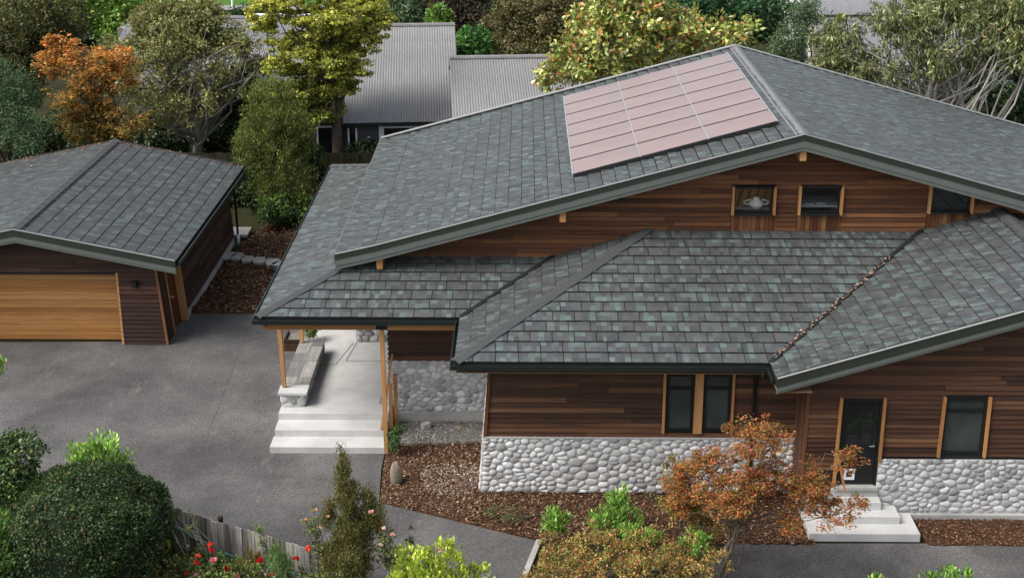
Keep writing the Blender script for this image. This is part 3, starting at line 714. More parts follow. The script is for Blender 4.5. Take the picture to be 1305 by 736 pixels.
pb = backing('porch_rear_wall', H, (0, 33.9, 0), (1, 0, 0), (0, 0, 1), [(-6.1, .4), (e0, .4), (e0, 3.5), (-6.1, 3.5)], M['under'])
boards(pb, (0, 33.9, 0), (1, 0, 0), (0, 0, 1), [(-6.1, .5), (e0, .5), (e0, 3.48), (-6.1, 3.48)], M['red_board'], .135, (1.2, 3))
pil = MB().box((-4.82, 33.0, .5), (-3.5, 33.5, 2.6)).build('cobble_pier', M['mortar'], H)
stones(pil, (0, 32.99, 0), (1, 0, 0), (0, 0, 1), [(-4.82, .5), (-3.5, .5), (-3.5, 1.9), (-4.82, 1.9)], .25, joined=True)
MB().prism([(XL - .6, 33.9, 0), (XL - .6, 39.0, 0), (XL - .6, 39.0, 3.6), (XL - .6, 33.9, 3.6)], (.1, 0, 0)).build('side_wall', M['side_board'], H)
# ---- wing
q0, q1w = ony(1207, 509, Y3), ony(1256, 581, Y3); d0, d1 = ony(1075, 509, Y3), ony(1127, 509, Y3); DZ = .80; dzt = d0[2]
sx0 = ony(1118, 600, Y3)[0]
XR3 = 15.5; zr = lambda x: (ZE + .312 * (min(x, 2 * RX - x) - W0[0])) - .2
wp = [(XC, .6), (XR3, .6), (XR3, zr(XR3)), (RX, zr(RX)), (XC, zr(XC))]
dh = (d0[0] - .0, d1[0] + .0, 0, dzt)
ww = backing('wing_wall', H, (0, Y3 + .10, 0), (1, 0, 0), (0, 0, 1), wp, M['under'], [(d0[0], d1[0], .6, dzt), (q0[0], q1w[0], q1w[2], q0[2])])
wb = [(XC, .6), (XR3, .6), (XR3, zr(XR3)), (RX, zr(RX)), (XC, zr(XC))]
boards(ww, (0, Y3 + .099, 0), (1, 0, 0), (0, 0, 1), wb, M['board'], .117, (1.8, 4.8), [dh, (sx0, XR3, 0, 1.46), (q0[0], q1w[0], q1w[2], q0[2])])
window(H, (0, Y3 + .075, 0), (1, 0, 0), q0[0], q1w[0] - .06, q1w[2], q0[2], .03, 'blind_glass', .06, q0[2] - .34, (1, 1, 0, 1), .06, .07, .015, sill=False)
pl3 = MB().box((sx0 + .02, Y3 + .052, .12), (XR3, Y3 + .5, 1.45)).build('cobble_wall', M['mortar'], H)
stones(pl3, (0, Y3 + .055, 0), (1, 0, 0), (0, 0, 1), [(sx0, .13), (11.6, .13), (11.6, 1.47), (sx0 + .03, 1.47)], .205, tint=1.05)
MB().box((XC, Y3 + .07, 0), (sx0 + .015, Y3 + .5, .6)).build('foundation', M['plinth'], H); MB().box((d0[0] - .1, Y3 + .0, 0), (d1[0] + .05, Y3 + .3, DZ - .075)).build('foundation', M['plinth'], H); MB().box((sx0 + .1, Y3 - .06, 0), (XR3, Y3 + .4, .12)).build('foundation', M['plinth'], H)
# side of the wing facing left: upright boards
sw = MB().box((XC, Y3 + .11, .2), (XC + .1, YW + .1, 3.6)).build('wing_side_wall', M['under'], H)
yy = Y3 + .11
while yy < YW + .08:
    e = min(yy + .12, YW + .09); o = MB().box((-.025, -(e - yy) / 2 + .002, -1.65), (0, (e - yy) / 2 - .002, 1.65)).build('vertical_board', M['vert_board'], sw); o.location = (XC - .001, (yy + e) / 2, 1.9); yy = e
MB().box((XC - .03, Y3 + .055, .3), (XC + .035, Y3 + .12, 3.45)).build('corner_trim', M['vert_red'], H)
# back door with lattice of glass panes and a pet flap
df = MB(); dw = d1[0] - d0[0]
df.box((d0[0], Y3 + .05, DZ), (d0[0] + .05, Y3 + .16, dzt)); df.box((d1[0] - .05, Y3 + .05, DZ), (d1[0], Y3 + .16, dzt)); df.box((d0[0] + .05, Y3 + .05, dzt - .05), (d1[0] - .05, Y3 + .16, dzt))
door = df.build('back_door', M['black_frame'], H)
lf = MB(); lx0, lx1 = d0[0] + .055, d1[0] - .055; lf.box((lx0, Y3 + .09, DZ + .01), (lx1, Y3 + .13, DZ + .62)); lf.box((lx0, Y3 + .09, dzt - .15), (lx1, Y3 + .13, dzt - .055))
lf.box((lx0, Y3 + .09, DZ + .62), (lx0 + .11, Y3 + .13, dzt - .15)); lf.box((lx1 - .11, Y3 + .09, DZ + .62), (lx1, Y3 + .13, dzt - .15)); cx_ = (lx0 + lx1) / 2; lf.box((cx_ - .02, Y3 + .092, DZ + .62), (cx_ + .02, Y3 + .128, dzt - .15))
for k in range(1, 4): z = DZ + .62 + k * (dzt - DZ - .77) / 4; lf.box((lx0 + .11, Y3 + .093, z - .02), (lx1 - .11, Y3 + .127, z + .02))
lf.build('leaf', M['black_frame'], door)
for i in range(2):
    for k in range(4):
        a = lx0 + .11 if i == 0 else cx_ + .02; b = cx_ - .02 if i == 0 else lx1 - .11; z = DZ + .62 + k * (dzt - DZ - .77) / 4
        MB().box((a + .001, Y3 + .105, z + .021), (b - .001, Y3 + .115, z + (dzt - DZ - .77) / 4 - .021)).build('pane', M['dark_glass'], door)
MB().tube([(lx1 - .06, Y3 + .09, DZ + 1.0), (lx1 - .06, Y3 + .03, DZ + 1.0), (lx1 - .17, Y3 + .03, DZ + 1.0)], .011, 6).build('handle', M['alu'], door)
fl = MB(); fx = cx_ - .16; fz = DZ + .14
fl.box((fx - .12, Y3 + .06, fz), (fx + .12, Y3 + .09, fz + .06)); fl.box((fx - .12, Y3 + .06, fz + .20), (fx + .12, Y3 + .09, fz + .26)); fl.box((fx - .12, Y3 + .06, fz + .06), (fx - .07, Y3 + .09, fz + .20)); fl.box((fx + .07, Y3 + .06, fz + .06), (fx + .12, Y3 + .09, fz + .20))
tag(fl.build('pet_flap', M['white'], door), 'white framed pet flap')
MB().box((fx - .07, Y3 + .075, fz + .06), (fx + .07, Y3 + .085, fz + .13)).build('flap_panel', M['blind_glass'], door)
for x0_, x1_, fl_ in ((d0[0] - .06, d0[0], -.02), (d1[0], d1[0] + .06, .0)):
    MB().prism([(x0_, Y3 + .07, dzt + .03), (x1_, Y3 + .07, dzt + .03), (x1_ + fl_, Y3 + .07, DZ + .62 if x0_ > 7.4 else DZ), (x0_ + fl_, Y3 + .07, DZ + .62 if x0_ > 7.4 else DZ)], (0, -.07, 0)).build('trim', M['pine_z'], door)
MB().box((d0[0] - .05, Y3 - .05, DZ - .07), (d1[0] + .02, Y3 + .2, DZ)).build('threshold', M['plinth'], door)
# downpipe in the corner by the wing
pp = ony(963, 480, YW + .05); MB().tube([(pp[0], 25.12, ZE - .16), (pp[0], 25.12, ZE - .30), (pp[0], YW + .02, ZE - .55), (pp[0], YW + .02, .1)], .042, 8).build('downpipe', M['gutter'], H, True)

# ---- porch frame
BZ = 3.34
MB().box((-6.30, 27.66, BZ - .02), (-3.55, 27.76, BZ + .18)).build('beam', M['pine_x'], H); MB().box((-3.30, 27.66, BZ - .02), (-1.56, 27.76, BZ + .18)).build('beam', M['pine_x'], H)
MB().box((-3.56, 27.63, BZ - .0), (-3.29, 27.79, BZ + .15)).build('beam_bracket', M['steel'], H); MB().box((-3.47, 27.67, BZ - .28), (-3.38, 27.75, BZ + .0)).build('beam_bracket', M['steel'], H)
MB().tube([(-6.2, 27.655, BZ + .08), (-6.2, 27.645, BZ + .08)], .025, 8).build('bolt', M['steel'], H)
MB().box((-6.30, 27.765, BZ), (-6.20, 33.8, BZ + .16)).build('beam', M['pine_y'], H)
def post(a, b, wd): MB().bar(a, b, wd, wd, (0, 1, 0)).build('post', M['pine_z'], H)
post((-3.40, 27.66, 0), (-3.425, 27.70, BZ - .02), .10); post((-6.20, 29.34, .95), (-6.25, 29.30, BZ + .02), .10); post((-6.21, 32.05, .95), (-6.25, 32.05, BZ + .02), .10)

# ------------------------------------------------------------------ porch slab with steps
PO = thing('porch_steps', 'pale concrete porch slab with three broad steps under the roof corner', 'steps')
px0, px1 = -6.26, -3.46
MB().box((px0, 28.72, 0), (px1 + .0, 33.88, .50)).build('landing', M['concrete'], PO)
MB().box((px0 + .0, 28.17, 0), (px1, 28.715, .335)).build('step', M['concrete'], PO); MB().box((px0 - .03, 27.63, 0), (px1 + .01, 28.165, .165)).build('step', M['concrete'], PO)
for a, b in (((-5.9, 31.4), (-5.2, 31.55)), ((-5.2, 31.55), (-4.9, 32.9)), ((-4.95, 31.75), (-3.5, 31.75)), ((-4.95, 31.75), (-4.8, 32.95)), ((-3.75, 29.3), (-3.5, 31.0)), ((-3.75, 29.3), (-3.48, 29.3))):
    build('joint', strip(a, b, .018, .504), [(0, 1, 2, 3)], M['under'], PO)
# bench of cobbles with flat coping tiles
BE = thing('stone_bench', 'cobblestone bench wall with flat grey tiles beside the porch steps', 'bench')
bx0, bx1, by0, by1, bz = -6.28, -5.62, 29.05, 32.3, .90
core = MB().box((bx0 + .03, by0 + .03, .5), (bx1 - .03, by1 - .03, bz - .03)).build('core', M['mortar'], BE)
stones(core, (0, by0 + .03, 0), (1, 0, 0), (0, 0, 1), [(bx0 + .01, .5), (bx1 - .01, .5), (bx1 - .01, bz - .02), (bx0 + .01, bz - .02)], .20, 1.2)
stones(core, (bx1 - .03, by0, 0), (0, 1, 0), (0, 0, 1), [(.02, .5), (by1 - by0, .5), (by1 - by0, bz - .02), (.02, bz - .02)], .23, 1.2)
MB().box((bx0 - .03, by0 - .05, bz - .03), (bx1 + .05, by0 + .42, bz + .03)).build('end_coping', M['concrete'], BE)
M['tile'] = m_wood('slate_coping', [(0, (.17, .175, .175)), (.5, (.25, .25, .245)), (1, (.34, .34, .33))], 'y', .8, .3)
yy = by0 + .425
while yy < by1 - .05:
    e = min(yy + .47, by1 + .02)
    for a, b in ((bx0, (bx0 + bx1) / 2 + .03), ((bx0 + bx1) / 2 + .035, bx1 + .03)):
        o = MB().box((-(b - a) / 2, -(e - yy) / 2 + .004, -.03), ((b - a) / 2, (e - yy) / 2 - .004, random.uniform(.012, .022))).build('coping_tile', M['tile'], BE); o.location = ((a + b) / 2, (yy + e) / 2, bz)
    yy = e
# handrail by the porch steps
HR = thing('handrail', 'slim pine handrail with short posts beside the porch steps', 'handrail')
def hp(a, b, wd, nm='post'): MB().bar(a, b, wd, wd, (0, 1, 0)).build(nm, M['pine_z'], HR)
hp((-3.36, 28.55, 0), (-3.36, 28.55, 1.42), .085); hp((-3.28, 28.95, 0), (-3.28, 28.95, 1.50), .085); hp((-3.52, 28.3, .34), (-3.50, 28.3, 1.15), .05)
hp((-3.58, 28.2, .335), (-3.36, 29.2, 1.95), .05, 'rail')
# planter and potted plant behind the bench
PB = thing('planter_box', 'dark timber planter box against the porch wall end', 'planter')
for k in range(3): MB().box((-7.0, 33.4, .12 * k), (-6.25, 33.44, .12 * k + .115)).build('plank', M['dark_board'], PB); MB().box((-7.0, 33.45, .12 * k), (-6.96, 34.1, .12 * k + .115)).build('plank', M['dark_board'], PB); MB().box((-6.29, 33.45, .12 * k), (-6.25, 34.1, .12 * k + .115)).build('plank', M['dark_board'], PB)
MB().box((-6.95, 33.45, .02), (-6.3, 34.1, .28)).build('soil', M['gravel'], PB)

# side steps
SS = thing('side_steps', 'stack of three pale concrete steps rising to the black back door', 'steps')
s0 = onz(1031, 690, 0); s1 = onz(1172, 690, 0); m1 = onz(1147, 660, .34); u1 = onz(1123, 642, .52)
MB().box((s0[0], s1[1], 0), (s1[0], Y3 - .07, .19)).build('step', M['concrete'], SS)
MB().box((s0[0] + .35, m1[1], .192), (m1[0], Y3 - .065, .37)).build('step', M['concrete'], SS)
MB().box((s0[0] + .75, u1[1], .372), (u1[0], Y3 + .05, .55)).build('step', M['concrete'], SS)
SR = thing('step_rail', 'single pale pine rail post beside the side steps', 'handrail')
MB().bar(ony(1077, 626, 24.45), ony(1067, 575, 24.45), .045, .045, (0, 1, 0)).build('post', M['pine_z'], SR)

# ------------------------------------------------------------------ solar panels
SO = thing('solar_array', 'three by seven array of pinkish solar panels on the main roof', 'solar panels')
nM = norm(V3(-rM, 0, 1)); nM = norm(np.cross(V3(0, -1, 0), norm(A - K))) ; nM = nM if nM[2] > 0 else -nM
def onroof(x, y, off=.13):
    d = ray(x, y); p = K + nM * off; return CO + d * np.dot(p - CO, nM) / np.dot(d, nM)
c00, c10, c11, c01 = onroof(720, 122), onroof(732, 221), onroof(993, 154), onroof(929, 66)
sx = [(.5 * (c00[0] + c10[0])), .5 * (c01[0] + c11[0])]; sy = [.5 * (c10[1] + c11[1]), .5 * (c00[1] + c01[1])]
up_r = norm(A - K); Us = (sx[1] - sx[0]) / up_r[0]; base = V3(sx[0], sy[0], K[2] + (sx[0] - K[0]) * rM) + nM * .10
dY = V3(0, 1, 0); cw = Us / 3; rh = (sy[1] - sy[0]) / 7
for i in range(3):
    for j in range(7):
        o_ = base + up_r * (i * cw) + dY * (j * rh); u = up_r * (cw - .035); v = dY * (rh - .045); c = o_ + u / 2 + v / 2
        mb = MB().obox(o_ - c, u, v, nM * .028); p = mb.build('panel', M['solar'], SO); p.location = c
        fr = MB()
        fr.obox(o_ - c - nM * .012 - dY * .012, u, dY * .05, nM * .042)
        q = fr.build('frame', M['black_frame'], p)
MB().obox(base - nM * .045 + dY * .01, up_r * (Us - .02), dY * (sy[1] - sy[0] - .03), nM * .02).build('gap_shade_sheet', M['steel'], SO)  # dark sheet added under the panels so their gaps look shaded
for i in range(4):
    MB().obox(base + up_r * (i * cw - .03) - nM * .02, up_r * .03, dY * (sy[1] - sy[0]), nM * .055).build('rail', M['alu'], SO)
MB().obox(base - nM * .07 - dY * .03, up_r * (Us), dY * .028, nM * .085).build('lower_rail', M['steel'], SO)
for i in range(7):
    q = base + up_r * (.3 + i * (Us - .6) / 6) - dY * .06 - nM * .10; MB().obox(q, up_r * .06, dY * .1, nM * .11).build('foot', M['steel'], SO)

# ------------------------------------------------------------------ garage
G = thing('garage', 'low timber garage with shingled gable roof and cedar tilt door', 'garage')
YG, GX, GZ, EX, EZ, GB = 33.23, -14.42, 3.79, -9.92, 2.86, 42.35
gs = (GZ - EZ) / (EX - GX); gA = V3(GX, YG, GZ); gE = V3(EX, YG, EZ); gL = V3(2 * GX - EX, YG, EZ); gb = lambda p: V3(p[0], GB, p[2])
GPAL = [tuple(.72 * x for x in c) for c in SH_PAL]  # same shingle colours darkened to paint in shade and vignetting on the garage
shingle_slope(G, gE, (0, 1, 0), [gE, gA, gb(gA), gb(gE)], pal=GPAL, course=.40, unit=.55, thk=.5, shade_gap=.034)
shingle_slope(G, gL, (0, -1, 0), [gL, gA, gb(gA), gb(gL)], pal=GPAL, course=.40, unit=.55, thk=.5, shade_gap=.034)
flush_shingles(300)
caps(G, gA, gb(gA), .17, .42)
barge(gA, gE, YG, G, .17, .20); barge(gL, gA, YG, G, .17, .20)
for a, b in ((gb(gA), gb(gE)), (gb(gL), gb(gA))): MB().prism([a + V3(0, 0, .05), b + V3(0, 0, .05), b + V3(0, 0, -.25), a + V3(0, 0, -.25)], (0, .03, 0)).build('barge_board', M['fascia_dark'], G)
gutter(gE, gb(gE), (1, 0, 0), G, .10, .10)
zg = lambda x: GZ - gs * abs(x - GX) - .18
GD = -11.86; gx_t, gx_b = -10.72, -10.52; DT = 2.22
gfp = [(-19, 0), (gx_b, 0), (gx_t, zg(gx_t)), (GX, zg(GX)), (-19, zg(-19))]
gw = backing('front_wall', G, (0, 33.82, 0), (1, 0, 0), (0, 0, 1), gfp, M['under'], [(-17, GD, 0, DT)], .25)
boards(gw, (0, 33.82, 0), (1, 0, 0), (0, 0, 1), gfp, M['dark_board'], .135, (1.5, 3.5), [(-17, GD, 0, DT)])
MB().box((-17, 34.16, .0), (GD, 34.2, DT)).build('door_backing', M['under'], G)
gd = MB().box((-17, 34.13, 0), (GD - .02, 34.16, .02)).build('garage_door', M['steel'], G)
k = 0; z = .02
while z < DT - .02:
    e = min(z + .128, DT); o = MB().box((-2.56, -.03, -(e - z) / 2 + .003), (2.56, 0, (e - z) / 2 - .003)).build('board', M['door_board'], gd); o.location = (-14.44, 34.13, (z + e) / 2); z = e
MB().prism([(GD, 33.78, DT + .05), (GD + .06, 33.78, DT + .05), (GD + .06, 33.78, 0), (GD, 33.78, 0)], (0, .34, 0)).build('door_trim', M['pine_z'], G)
MB().box((-17, 33.78, DT), (GD - .001, 33.9, DT + .05)).build('door_head', M['steel'], G)
MB().prism([(gx_t - .03, 33.76, zg(gx_t)), (gx_t + .04, 33.76, zg(gx_t)), (gx_b + .04, 33.76, 0), (gx_b - .03, 33.76, 0)], (0, .07, 0)).build('corner_trim', M['vert_red'], G)
# right side: short front section, entrance door, then the long wall set further out
MB().prism([(gx_t, 33.83, 2.75), (gx_b, 33.83, 0), (gx_b, 34.55, 0), (gx_t, 34.55, 2.75)], (-.1, 0, 0)).build('side_wall', M['side_board'], G)
MB().prism([(gx_t + .02, 34.55, 2.7), (gx_b + .02, 34.55, 0), (gx_b + .02, 34.62, 0), (gx_t + .02, 34.62, 2.7)], (-.12, 0, 0)).build('door_trim', M['pine_z'], G)
sdoor = MB().prism([(gx_t - .06, 34.62, 2.7), (gx_b - .06, 34.62, .05), (gx_b - .06, 35.55, .05), (gx_t - .06, 35.55, 2.7)], (-.06, 0, 0)).build('side_door', m_wood('red_brown_door', [(0, (.12, .035, .018)), (1, (.15, .045, .022))], 'z', .5, .15), G)
MB().tube([(gx_b - .1, 34.8, 1.1), (gx_b + .0, 34.8, 1.1)], .03, 8).build('handle', M['alu'], sdoor)
gx2t, gx2b = -10.60, -10.42
MB().prism([(gx2t - .30, 35.55, 2.7), (gx2t + .04, 35.55, 2.7), (gx2b + .06, 35.55, 0), (gx2b - .2, 35.55, 0)], (0, .08, 0)).build('jamb_post', M['pine_z'], G)
sp = [(0, .28), (6.6, .28), (6.6, 2.85), (0, 2.85)]
sv = V3(gx2t - gx2b, 0, 2.85)
gsw = backing('side_wall', G, (gx2b, 35.635, 0), (0, 1, 0), sv, sp, M['under'])
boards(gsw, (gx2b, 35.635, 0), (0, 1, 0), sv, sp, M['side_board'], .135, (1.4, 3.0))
MB().prism([(gx2b + .02, 35.64, 0), (gx2b + .02, 42.2, 0), (gx2b, 42.2, .28), (gx2b, 35.64, .28)], (-.2, 0, 0)).build('foundation', M['plinth'], G)
MB().prism([(x, 42.1, z) for x, z in ((-18.5, 0), (-10.5, 0), (-10.6, zg(-10.6)), (GX, zg(GX)), (-18.5, zg(-18.5)))], (0, .1, 0)).build('rear_wall', M['dark_board'], G)
lt = ony(172, 361, 33.8); MB().box((lt[0] - .06, 33.66, lt[2] - .09), (lt[0] + .06, 33.79, lt[2] + .09)).build('wall_lamp', M['steel'], G); MB().box((lt[0] - .085, 33.63, lt[2] + .09), (lt[0] + .085, 33.79, lt[2] + .11)).build('lamp_hood', M['steel'], G)
MB().tube([(EX + .05, 42.2, EZ - .15), (EX + .02, 42.2, EZ - .4), (gx2b + .14, 42.15, EZ - .7), (gx2b + .16, 42.15, .4)], .04, 8).build('downpipe', M['steel'], G, True)
MB().tube([(gx2b + .16, 42.15, .4), (gx2b + .17, 42.15, 0.0)], .055, 8).build('drain_pipe', M['white'], G, True)
# fallen leaves on the garage roof and in the wing valley
def fallen(name, label, pts, size, pal): 
    P = np.array(pts); n = len(P); D = rng.normal(0, 1, P.shape); D[:, 2] *= .2; Nn = rng.normal(0, .35, P.shape); Nn[:, 2] += 1
    tag(leaves(name, P, D, Nn, size, size * .6, pal, M['chip']), label, 'leaves', None, 'stuff')
pts = []
for _ in range(260):
    t = random.random() ** 1.8; x = GX + .0 - random.uniform(0, 4.4) if random.random() < .75 else GX + random.uniform(0, 4.3) * random.random(); y = GB - .1 - 8.8 * t
    pts.append((x, y, GZ - gs * abs(x - GX) + .05))
for _ in range(160):
    x = random.uniform(GX - 4.4, EX); pts.append((x, GB - random.uniform(.03, .25), GZ - gs * abs(x - GX) + .05))
fallen('fallen_leaves', 'scattered orange leaves lying on the garage roof', pts, .065, [(2, (.30, .11, .05)), (1, (.25, .11, .06)), (1, (.42, .24, .13))])
pts = []
for _ in range(260):
    t = .02 + .74 * random.random(); p = W0 + (VT - W0) * t + V3(random.gauss(0, .03), random.gauss(0, .03), .065 + random.uniform(0, .03)); pts.append(p)
fallen('fallen_leaves', 'line of brown leaf litter caught in the roof valley', pts, .055, [(2, (.30, .16, .11)), (2, (.45, .33, .27)), (1, (.16, .08, .05))])

# ------------------------------------------------------------------ small things on the ground
def blob(name, c, r, m, label, cat, seed=0, group=None, squash=.0):
    rg = np.random.default_rng(seed); v = []; f = []; nu, nv = 12, 8; ph = rg.uniform(0, 6, 6)
    for j in range(nv + 1):
        for i in range(nu):
            a, b = 2 * math.pi * i / nu, math.pi * j / nv - math.pi / 2
            k = 1 + .16 * math.sin(2 * a + ph[0]) * math.cos(b) + .10 * math.sin(3 * a + 2 * b + ph[1]) + rg.uniform(-.05, .05)
            v.append((c[0] + r[0] * k * math.cos(a) * math.cos(b), c[1] + r[1] * k * math.sin(a) * math.cos(b), c[2] + r[2] * k * math.sin(b)))
    f = [(j * nu + i, j * nu + (i + 1) % nu, (j + 1) * nu + (i + 1) % nu, (j + 1) * nu + i) for j in range(nv) for i in range(nu)]
    return tag(build(name, v, f, m, None, True), label, cat, group)
p = onz(505, 617, 0); blob('boulder', (p[0], p[1], .26), (.13, .12, .33), M['rock'], 'upright tan boulder standing in the pale mulch', 'boulder', 3)
p = onz(546, 549, 0); o = MB().obox((p[0] - .12, p[1] - .06, .06), (.18, .10, .03), (-.08, .14, 0), (0, 0, .12)).build('loose_block', M['slab'], None); tag(o, 'small grey stone block lying on the gravel', 'stone')
p = onz(586, 547, 0); blob('loose_stone', (p[0], p[1], .06), (.15, .10, .05), M['rock'], 'small flat brown stone on the gravel', 'stone', 5)
for i, (x, y) in enumerate(((291, 327), (303, 328), (316, 331), (331, 333), (347, 335), (357, 338))):
    p = onz(x, y, .1); rg = np.random.default_rng(i); n = 6; a = np.arange(n) * 2 * math.pi / n + rg.uniform(-.25, .25, n); rr = rg.uniform(.85, 1.15, n)
    o = MB().prism([(.26 * math.cos(t) * q, .34 * math.sin(t) * q, 0) for t, q in zip(a, rr)], (0, 0, -.08)).build('stepping_stone', M['slab'], None)
    o.location = (p[0], p[1], .17); tag(o, 'pale irregular stepping stone in the row crossing the bark bed', 'paver', 'stepping stones across the bark')
p = onz(299, 298, .05); o = MB().box((-.55, -.42, -.05), (.55, .42, .05)).build('paving_slab', M['slab'], None); o.location = (p[0], p[1], .12); tag(o, 'large rectangular pale slab behind the garage corner', 'paver')
pa, pb_ = onz(687, 690, 0), onz(669, 734, 0); o = MB().bar((*pa[:2], .03), (*pb_[:2], .03), .12, .07).build('timber_edging', M['slab'], None); tag(o, 'pale straight edging strip where the asphalt path ends', 'edging')
p = onz(352, 345, .1); o = MB().lathe((p[0], p[1], .1), [(.16, 0), (.2, .06), (.2, .12), (.13, .13), (.12, .08)], 14).build('garden_dish', M['steel'], None, True); tag(o, 'small dark round dish on the bark beside the roof edge', 'dish')

# old paling fence in the front garden
FN = thing('paling_fence', 'old weathered grey paling fence between driveway and rose garden', 'fence')
fa, fb = onz(203, 641, .95), onz(404, 702, .95); fa, fb = V3(*fa[:2]), V3(*fb[:2]); fd = norm(fb - fa); fl_ = np.linalg.norm(fb - fa); n = int(fl_ / .155)
fnrm = V3(-fd[1], fd[0]); ang = math.atan2(fd[1], fd[0])
for i in range(n):
    c = fa + fd * (i + .5) * fl_ / n; hh = .95 + random.uniform(-.03, .03); ww_ = fl_ / n / 2 - .003
    o = MB().prism([(-ww_, -.012, 0), (ww_, -.012, 0), (ww_, -.012, hh - random.uniform(0, .02)), (ww_ * .3, -.012, hh - random.uniform(0, .03)), (-ww_, -.012, hh)], (0, .022, 0)).build('paling', M['old_fence'], FN); o.location = (c[0], c[1], 0); o.rotation_euler = (random.uniform(-.02, .02), random.uniform(-.012, .012), ang)
for z in (.25, .75): MB().bar((*(fa + fnrm * .05), z), (*(fb + fnrm * .05), z), .05, .09).build('rail', M['old_fence'], FN)
p = fa + fd * fl_ * .40; o = MB().lathe((p[0], p[1] + .05, 0), [(.05, 0), (.05, .97), (.065, .98), (.06, 1.04), (.02, 1.06)], 10).build('post', M['dark_bark'], FN, True)
hs = []
for t in np.linspace(-.02, 1.08, 26):
    q = fa + fd * fl_ * t - fnrm * .10; hs.append((q[0], q[1], .60 - .25 * math.sin(t * 3.1) * .5 - .30 * t + .05 * math.sin(9 * t)))
o = MB().tube(hs, .018, 7).build('garden_hose', M['hose'], None, True); tag(o, 'green garden hose slung along the weathered fence', 'hose')
# low trellis scrap
TR = thing('trellis', 'small pale timber trellis beside the upright tea tree', 'trellis'); q = onz(417, 722, .4)
for k in range(3): MB().box((q[0] - .25, q[1], .28 + k * .14), (q[0] + .25, q[1] + .02, .32 + k * .14)).build('slat', M['old_fence'], TR)
for k in range(3): MB().box((q[0] - .22 + k * .2, q[1] + .021, 0), (q[0] - .18 + k * .2, q[1] + .04, .66)).build('upright', M['old_fence'], TR)

# ------------------------------------------------------------------ neighbouring buildings
def corrugated(parent, O, U, Vv, width, length, m, sheet_w=.76, pitch=.11, amp=.012):
    O, U, Vv = np.array(O, float), norm(U), norm(Vv); n = norm(np.cross(U, Vv)); ns = max(1, round(width / sheet_w)); sw = width / ns; k = max(2, round(sw / pitch))
    v = []
    for i in range(2 * k + 1):
        u = i * sw / (2 * k); h = amp * (1 if i % 2 else -1); v += [U * u + n * h, U * u + n * h + Vv * length]
    f = [(2 * i, 2 * i + 2, 2 * i + 3, 2 * i + 1) for i in range(2 * k)]; me = mesh('roof_sheet', v, f)
    me.materials.append(m)
    for i in range(ns):
        o = add('roof_sheet', me, None, parent); o.location = O + U * (i * sw) + n * (.03 + .006 * (i % 2))
    return ns
def gable_block(T, ex0, ey0, ex1, depth, ze, zr, rot, roofm, wallm, back=True, oh=.35):
    """house block with ridge parallel to its front; rot turns it about the front left eave corner"""
    c, s = math.cos(rot), math.sin(rot); U = V3(c, s, 0); D = V3(-s, c, 0); O = V3(ex0, ey0, ze); Wd = ex1 - ex0
    sl = D * depth + V3(0, 0, zr - ze); L_ = np.linalg.norm(sl)
    rf = MB().prism([O, O + U * Wd, O + U * Wd + sl, O + sl], (0, 0, -.12)).build('roof', M['under'], T)
    corrugated(rf, O - norm(sl) * .05, U, sl, Wd, L_ + .05, roofm)
    s2 = D * depth - V3(0, 0, zr - ze)
    MB().prism([O + sl, O + U * Wd + sl, O + U * Wd + sl + s2, O + sl + s2], (0, 0, -.12)).build('roof', roofm, T)
    MB().tube([O + sl + V3(0, 0, .06), O + U * Wd + sl + V3(0, 0, .06)], .11, 8).build('ridge_cap', roofm, T)
    MB().obox(O - D * .08 - V3(0, 0, .10), U * Wd, D * .08, V3(0, 0, .10)).build('gutter', M['gutter'], T)
    w0 = O + U * oh + D * oh; g = V3(0, 0, 1)
    z0 = -ze
    P = lambda u, d, z: w0 + U * u + D * d + g * (z - ze)
    W2 = Wd - 2 * oh; dd = 2 * depth - 2 * oh
    mb = MB(); mb.obox(P(0, 0, 0), U * W2, D * .15, g * (ze - .02)); mb.obox(P(0, dd - .15, 0), U * W2, D * .15, g * (ze - .02))
    for u in (0, W2 - .15): mb.prism([P(u, .15, 0), P(u, dd - .15, 0), P(u, dd - .15, ze - .02), P(u, depth - oh, zr - .2), P(u, .15, ze - .02)], U * .15)
    wl = mb.build('wall', wallm, T)
    return P, W2, U, D, wl
NB = thing('neighbour_house', 'grey weatherboard neighbour house with dark grey corrugated roof', 'house')
rot = R(4.5); O_ = onz(437, 157, 2.7); E_ = onz(586, 152, 2.7); wdt = np.hypot(*(E_ - O_)[:2])
P, W2, U, D, wl = gable_block(NB, O_[0], O_[1], O_[0] + wdt, 7.6, 2.7, 5.15, rot, M['corr'], M['weatherboard'])
Zz = V3(0, 0, 1)
for k in range(14): MB().obox(P(0, -.022, .1 + k * .185), U * W2, D * .02, Zz * .175).build('weatherboard', M['weatherboard'], wl)
def nwin(u0, u1, z0, z1, nm='window', mull=()):
    mb = MB(); t = .07
    mb.obox(P(u0, -.07, z0), U * (u1 - u0), D * .045, Zz * t); mb.obox(P(u0, -.07, z1 - t), U * (u1 - u0), D * .045, Zz * t)
    for u in (u0, *mull, u1 - t): mb.obox(P(u, -.075, z0 + t), U * t, D * .05, Zz * (z1 - z0 - 2 * t))
    f = mb.build(nm, M['white'], NB); MB().obox(P(u0 + .01, -.05, z0 + .01), U * (u1 - u0 - .02), D * .02, Zz * (z1 - z0 - .02)).build('pane', M['dark_glass'], f); return f
uw = lambda px, py: (lambda q: float((q - P(0, 0, 0)) @ U))(CO + ray(px, py) * (np.dot(P(0, 0, 0) - CO, D) / np.dot(ray(px, py), D)))
nwin(uw(487, 165), uw(570, 165), 1.15, 2.45, mull=(uw(522, 165), uw(555, 165)))
MB().obox(P(uw(483, 165), -.09, .3), U * .14, D * .08, Zz * 2.3).build('corner_board', M['white'], NB)
